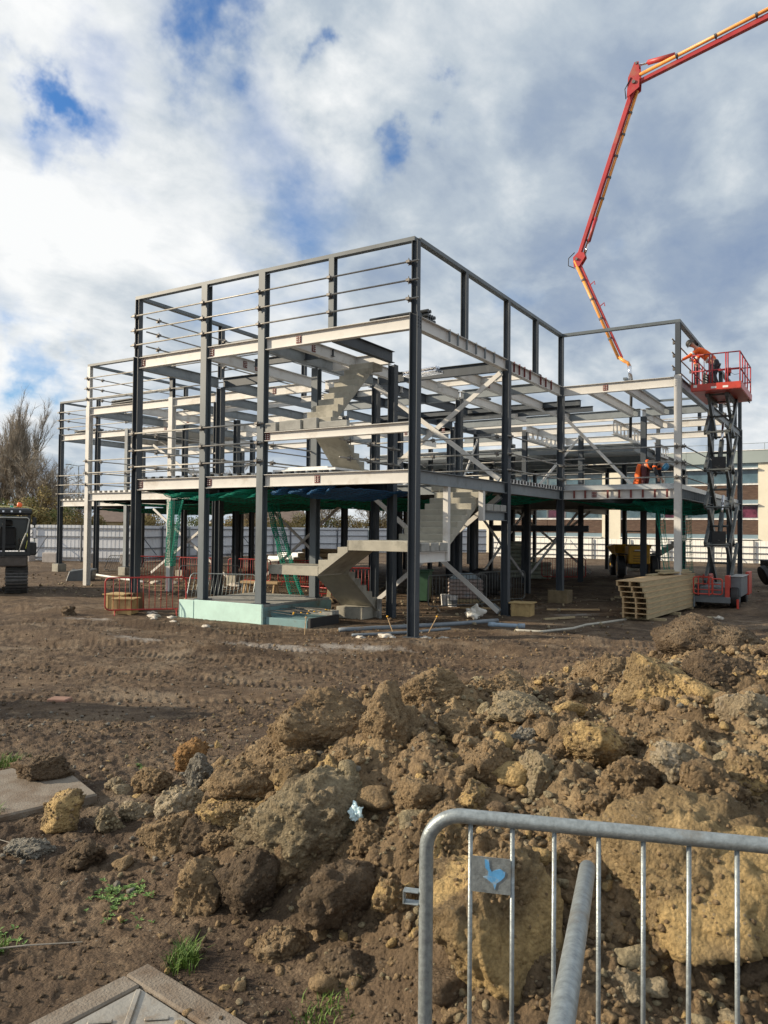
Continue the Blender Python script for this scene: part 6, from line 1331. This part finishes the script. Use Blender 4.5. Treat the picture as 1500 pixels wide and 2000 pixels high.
def scatter(name, n, rmin, rmax, region, mat_, seed, sub=1, lab=None, sink=.3, powr=2.2, single=False, nvar=7, flat=.72):
    r_ = np.random.default_rng(seed); s_, d_ = region(r_, n*3); X_ = 8.267+s_*.8527-d_*.5224; Y_ = -14.753+s_*.5224+d_*.8527
    if name.startswith('soil'): hm_ = heap_mask(X_, Y_); keep = r_.random(len(X_)) < np.clip(hm_/.25, .10, 1)
    else: keep = np.ones(len(X_), bool)
    X_, Y_ = X_[keep][:n], Y_[keep][:n]; n = len(X_); Z_ = terrain(X_, Y_); R_ = rmin+(rmax-rmin)*r_.random(n)**powr
    var = [clod_shape(sub, seed*10+k, flat, .05 if sub < 3 else .1) for k in range(nvar)]; nv = len(var[0][0]); Fb = var[0][1]
    a = r_.uniform(0, 6.28, n); sq = r_.uniform(.6, 1.15, (n, 3)); sq[:, 2] *= .8; vi = r_.integers(0, nvar, n); VV = np.stack([v[0] for v in var])[vi]*sq[:, None, :]*R_[:, None, None]
    ca, sa = np.cos(a)[:, None], np.sin(a)[:, None]; XX = VV[:, :, 0]*ca-VV[:, :, 1]*sa; YY = VV[:, :, 0]*sa+VV[:, :, 1]*ca; ZZ = VV[:, :, 2]
    if single:
        for i in range(n):
            o = np_mesh(name, np.stack([XX[i], YY[i], ZZ[i]], 1), Fb, mat_[i % len(mat_)]); o.location = (X_[i], Y_[i], Z_[i]+R_[i]*(.5-sink)); tag(o, lab, 'soil lump', 'loose soil lumps on the heap')
        return
    V_ = np.stack([XX+X_[:, None], YY+Y_[:, None], ZZ+(Z_+R_*(.6-sink))[:, None]], 2).reshape(-1, 3); F_ = (Fb[None]+np.arange(n)[:, None, None]*nv).reshape(-1, 3)
    o = np_mesh(name, V_, F_, mat_); tag(o, lab, kind='stuff')
def heapreg(t0, t1, d0, d1):
    return lambda r_, n: (lambda d: ((t0+(t1-t0)*r_.random(n))*d, d))(d0+(d1-d0)*r_.random(n)**1.2)
scatter('soil_lump', 215, .035, .115, heapreg(-.34, .62, 2.3, 8.5), [CM[k] for k in 'bdbybtbwb'], 21, 3, 'loose fist sized soil lump among the crumbs of the heap', .45, 1.6, True, 23, .58)
scatter('soil_crumbs', 1000, .018, .055, heapreg(-.36, .62, 2.2, 9), CM['b'], 31, 3, 'knobbly brown crumbs filling the gaps of the heap', .45, 1.6, flat=.55)
scatter('soil_crumbs', 500, .018, .05, heapreg(-.36, .62, 2.2, 9), CM['y'], 32, 3, 'knobbly clay crumbs filling the gaps of the heap', .45, 1.6, flat=.55)
scatter('soil_crumbs', 4200, .010, .036, heapreg(-.36, .62, 2.2, 9), CM['b'], 22, 2, 'brown soil crumbs covering the heap', .42, 2.0, flat=.55)
scatter('soil_crumbs', 3000, .008, .032, heapreg(-.36, .62, 2.2, 9), CM['t'], 23, 2, 'tan clay crumbs scattered over the heap', .42, 2.0, flat=.55)
scatter('soil_crumbs', 2400, .008, .030, heapreg(-.5, .62, 2.2, 9.5), CM['d'], 24, 2, 'dark soil crumbs scattered over the heap', .42, 2.0, flat=.55)
scatter('soil_stones', 500, .008, .026, heapreg(-.5, .62, 2.2, 9.5), CM['w'], 25, 2, 'small pale stones scattered over the heap', .2, 2.0)
scatter('gravel', 3600, .005, .020, heapreg(-.75, .1, 2.4, 8.5), CM['d'], 26, 1, 'dark crumbs of mud on the trodden ground at the left', .15, 2.6)
scatter('gravel', 3800, .008, .034, heapreg(-.62, .62, 7, 18), CM['d'], 27, 1, 'mud crumbs on the ground in front of the frame', .2, 2.8)
scatter('gravel', 1500, .008, .034, heapreg(-.62, .62, 4, 20), CM['g'], 28, 1, 'small grey stones on the mud', .2, 2.8)
scatter('gravel', 1600, .010, .045, heapreg(-.2, .62, 8, 18), CM['b'], 29, 1, 'tan crumbs on the ground right of the corner column', .2, 2.6)
def plotreg(x0, x1, y0, y1):
    def f(r_, n):
        X_ = x0+(x1-x0)*r_.random(n); Y_ = y0+(y1-y0)*r_.random(n); return sd_of(X_, Y_)
    return f
scatter('rubble', 600, .015, .09, plotreg(-20, 3, 1.5, 13), CM['w'], 41, 1, 'pale rubble and scraps strewn under the building', .2, 3.0)
scatter('rubble', 900, .02, .08, plotreg(-26, 5, 2, 20), CM['d'], 42, 1, 'dark clods strewn under the building', .2, 3.0)
# ------------------------------------------------------------------ foreground bits
SLB = mat('paving_concrete', (.215, .185, .15), .9, 0, .18, 6, c2=(.14, .10, .068), c2amt=.75, bump=.6, bscale=90)
t = thing('concrete_slab', 'tilted concrete paving slab on the mud at the left with a clod on top', 'slab', (3.80, -11.20, .37), R(-19.9)); t.rotation_euler = (R(1.5), R(-.5), R(-19.9))
MB().box(-1.02, 0, -1.5, 0, 0, .13).build('slab', SLB, t, bevel=.012)
mc = thing('manhole_cover', 'square galvanised manhole cover in a concrete surround at the bottom left', 'manhole cover', (5.72, -12.46, .455), R(-7))
MB().box(0, .98, -.11, 0, 0, .055).box(0, .11, -.98, -.112, 0, .055).box(.112, .98, -.98, -.86, 0, .055).box(.86, .98, -.858, -.112, 0, .055).build('surround', SLB, mc, bevel=.008)
CVR = mat('cover_steel', (.34, .32, .28), .5, .35, .15, 8, c2=(.25, .19, .13), c2amt=.55, bump=.3, bscale=60)
cv = MB().box(.125, .85, -.85, -.125, .01, .052).build('cover', CVR, mc, bevel=.003); rb_ = MB()
for i in range(5):
    for j in range(5):
        x, y = .20+i*.145, -.20-j*.145
        M_ = Matrix.Translation((x, y, .053)) @ Matrix.Rotation(R(45 if (i+j) % 2 else -45), 4, 'Z')
        rb_.box(-.045, .045, -.010, .010, 0, .007, M_)
rb_.build('tread_pattern', CVR, cv, bevel=.003); MB().bar((.14, -.14, .056), (.82, -.83, .056), .022, .010).build('rib', CVR, cv, bevel=.003)
t = blob('foam_scrap', 'scrap of pale blue foam board stuck in the soil heap', 'foam scrap', (6.19, -11.60, .955), (.030, .03, .042), mat('foam_blue', (.62, .80, .84), .6, 0, .08, 9), 3, .9)
GRS = mat('grass_green', (.10, .17, .025), .6, 0, .35, 20); WEED = mat('weed_green', (.13, .22, .05), .55, 0, .3, 12)
def grass(label, x, y, n, h, sp_, seed):
    r_ = np.random.default_rng(seed); mb = MB(); z = TZ(x, y)
    for i in range(n):
        ox, oy = r_.normal(0, sp_, 2); a = r_.uniform(0, 6.28); hh = h*r_.uniform(.5, 1.2); w = .0022; bend = r_.uniform(.2, 1.0)*hh; zz = TZ(x+ox, y+oy)-z-.005
        p = [(ox, oy, zz), (ox+math.cos(a)*bend*.3, oy+math.sin(a)*bend*.3, zz+hh*.6), (ox+math.cos(a)*bend, oy+math.sin(a)*bend, zz+hh*.9)]
        wx, wy = -math.sin(a)*w, math.cos(a)*w; mb.add([(p[0][0]-wx, p[0][1]-wy, p[0][2]), (p[0][0]+wx, p[0][1]+wy, p[0][2]), (p[1][0]+wx, p[1][1]+wy, p[1][2]), (p[1][0]-wx, p[1][1]-wy, p[1][2]), p[2]], [(0, 1, 2, 3), (3, 2, 4)])
    o = mb.build('grass', GRS, fix=False); o.location = (x, y, z); tag(o, label, 'grass', kind='stuff')
grass('grass tuft beside the manhole surround', 5.80, -12.33, 260, .075, .035, 1); grass('grass tuft behind the concrete slab', 2.55, -11.05, 160, .10, .06, 2); grass('grass tuft at the left edge', 5.02, -12.72, 120, .06, .03, 3); grass('grass tuft at the left edge of the slab', 3.45, -11.75, 90, .08, .04, 5); grass('grass at the bottom near the heap', 6.55, -12.35, 120, .05, .05, 6)
def weeds(label, x, y, n, sp_, seed):
    r_ = np.random.default_rng(seed); mb = MB(); z = TZ(x, y)
    for i in range(n):
        ox, oy = r_.normal(0, sp_, 2)*np.array([1.5, .8]); zz = TZ(x+ox, y+oy)-z+.004; K = r_.integers(4, 8)
        for k in range(K):
            a = 6.28*k/K+r_.uniform(-.4, .4); L_ = r_.uniform(.012, .030); w = L_*.28; c, s_ = math.cos(a), math.sin(a); l = r_.uniform(.2, .9)*L_
            mb.add([(ox, oy, zz), (ox+c*L_*.5-s_*w, oy+s_*L_*.5+c*w, zz+l*.5), (ox+c*L_, oy+s_*L_, zz+l*.6), (ox+c*L_*.5+s_*w, oy+s_*L_*.5-c*w, zz+l*.5)], [(0, 1, 2, 3)])
    o = mb.build('weeds', WEED, fix=False); o.location = (x, y, z); tag(o, label, 'weeds', kind='stuff')
weeds('patch of small green weeds on the mud left of the heap', 5.05, -12.05, 60, .07, 1); weeds('few sprigs of weed on the mud below the patch', 5.2, -12.2, 14, .08, 2); weeds('sprig of bright weed above the clods', 3.35, -10.45, 6, .02, 3); weeds('weed sprigs at the left edge', 4.9, -12.6, 14, .06, 4)
TW = mat('twig_pale', (.35, .31, .25), .7)
for (x0, y0), (x1, y1), l in (((4.95, -12.80), (5.28, -12.45), 'pale thin stick on the mud at the left edge'), ((5.55, -12.0), (5.62, -11.93), 'short pale twig at the foot of the heap'), ((4.3, -11.9), (3.9, -12.0), 'dark root lying near the slab')):
    t = thing('twig', l, 'twig', (x0, y0, TZ(x0, y0)+.012)); q = [(0, 0, 0), ((x1-x0)*.5+.01, (y1-y0)*.5, TZ((x0+x1)/2, (y0+y1)/2)-TZ(x0, y0)+.01), (x1-x0, y1-y0, TZ(x1, y1)-TZ(x0, y0))]; MB().tube(q, [.003, .004, .002], 6).build('stick', TW, t)
for x, y, s_, l in ((-.5, -8.4, .13, 'flat broken brick half buried in the mid left mud'), (4.5, -3.4, .05, 'little brick piece on the mud'),):
    t = thing('broken_brick', l, 'brick', (x, y, TZ(x, y)), .4); MB().box(-s_, s_, -s_*.7, s_*.7, -.02, .05).build('brick', mat('brick', (.26, .15, .11), .85, 0, .2, 9), t, bevel=.012)
o = blob('rock', 'grey rock lying on the mud left of the red barrier', 'rock', (-9.2, -1.9, TZ(-9.2, -1.9)+.08), (.2, .15, .15), CM['d'], 9, .7)
t = thing('wood_splinter', 'thin dark splinter sticking out of the heap top', 'splinter', (5.55, -9.95, TZ(5.55, -9.95)-.02)); MB().tube([(0, 0, 0), (-.05, -.02, .16)], [.008, .003], 6).build('stick', BARK, t)
fs = thing('concrete_staircase', 'distant dark stair flight seen beyond the right wing columns', 'staircase', (0, 0, 0)); flight(fs, 'x', -3.2, .1, .17, .27, 12, 31.5, 33.0, .3)
scatter('gravel', 260, .003, .012, plotreg(5.7, 6.75, -13.5, -12.4), CM['d'], 61, 1, 'mud crumbs lying on and around the manhole surround', -.9, 2.0)
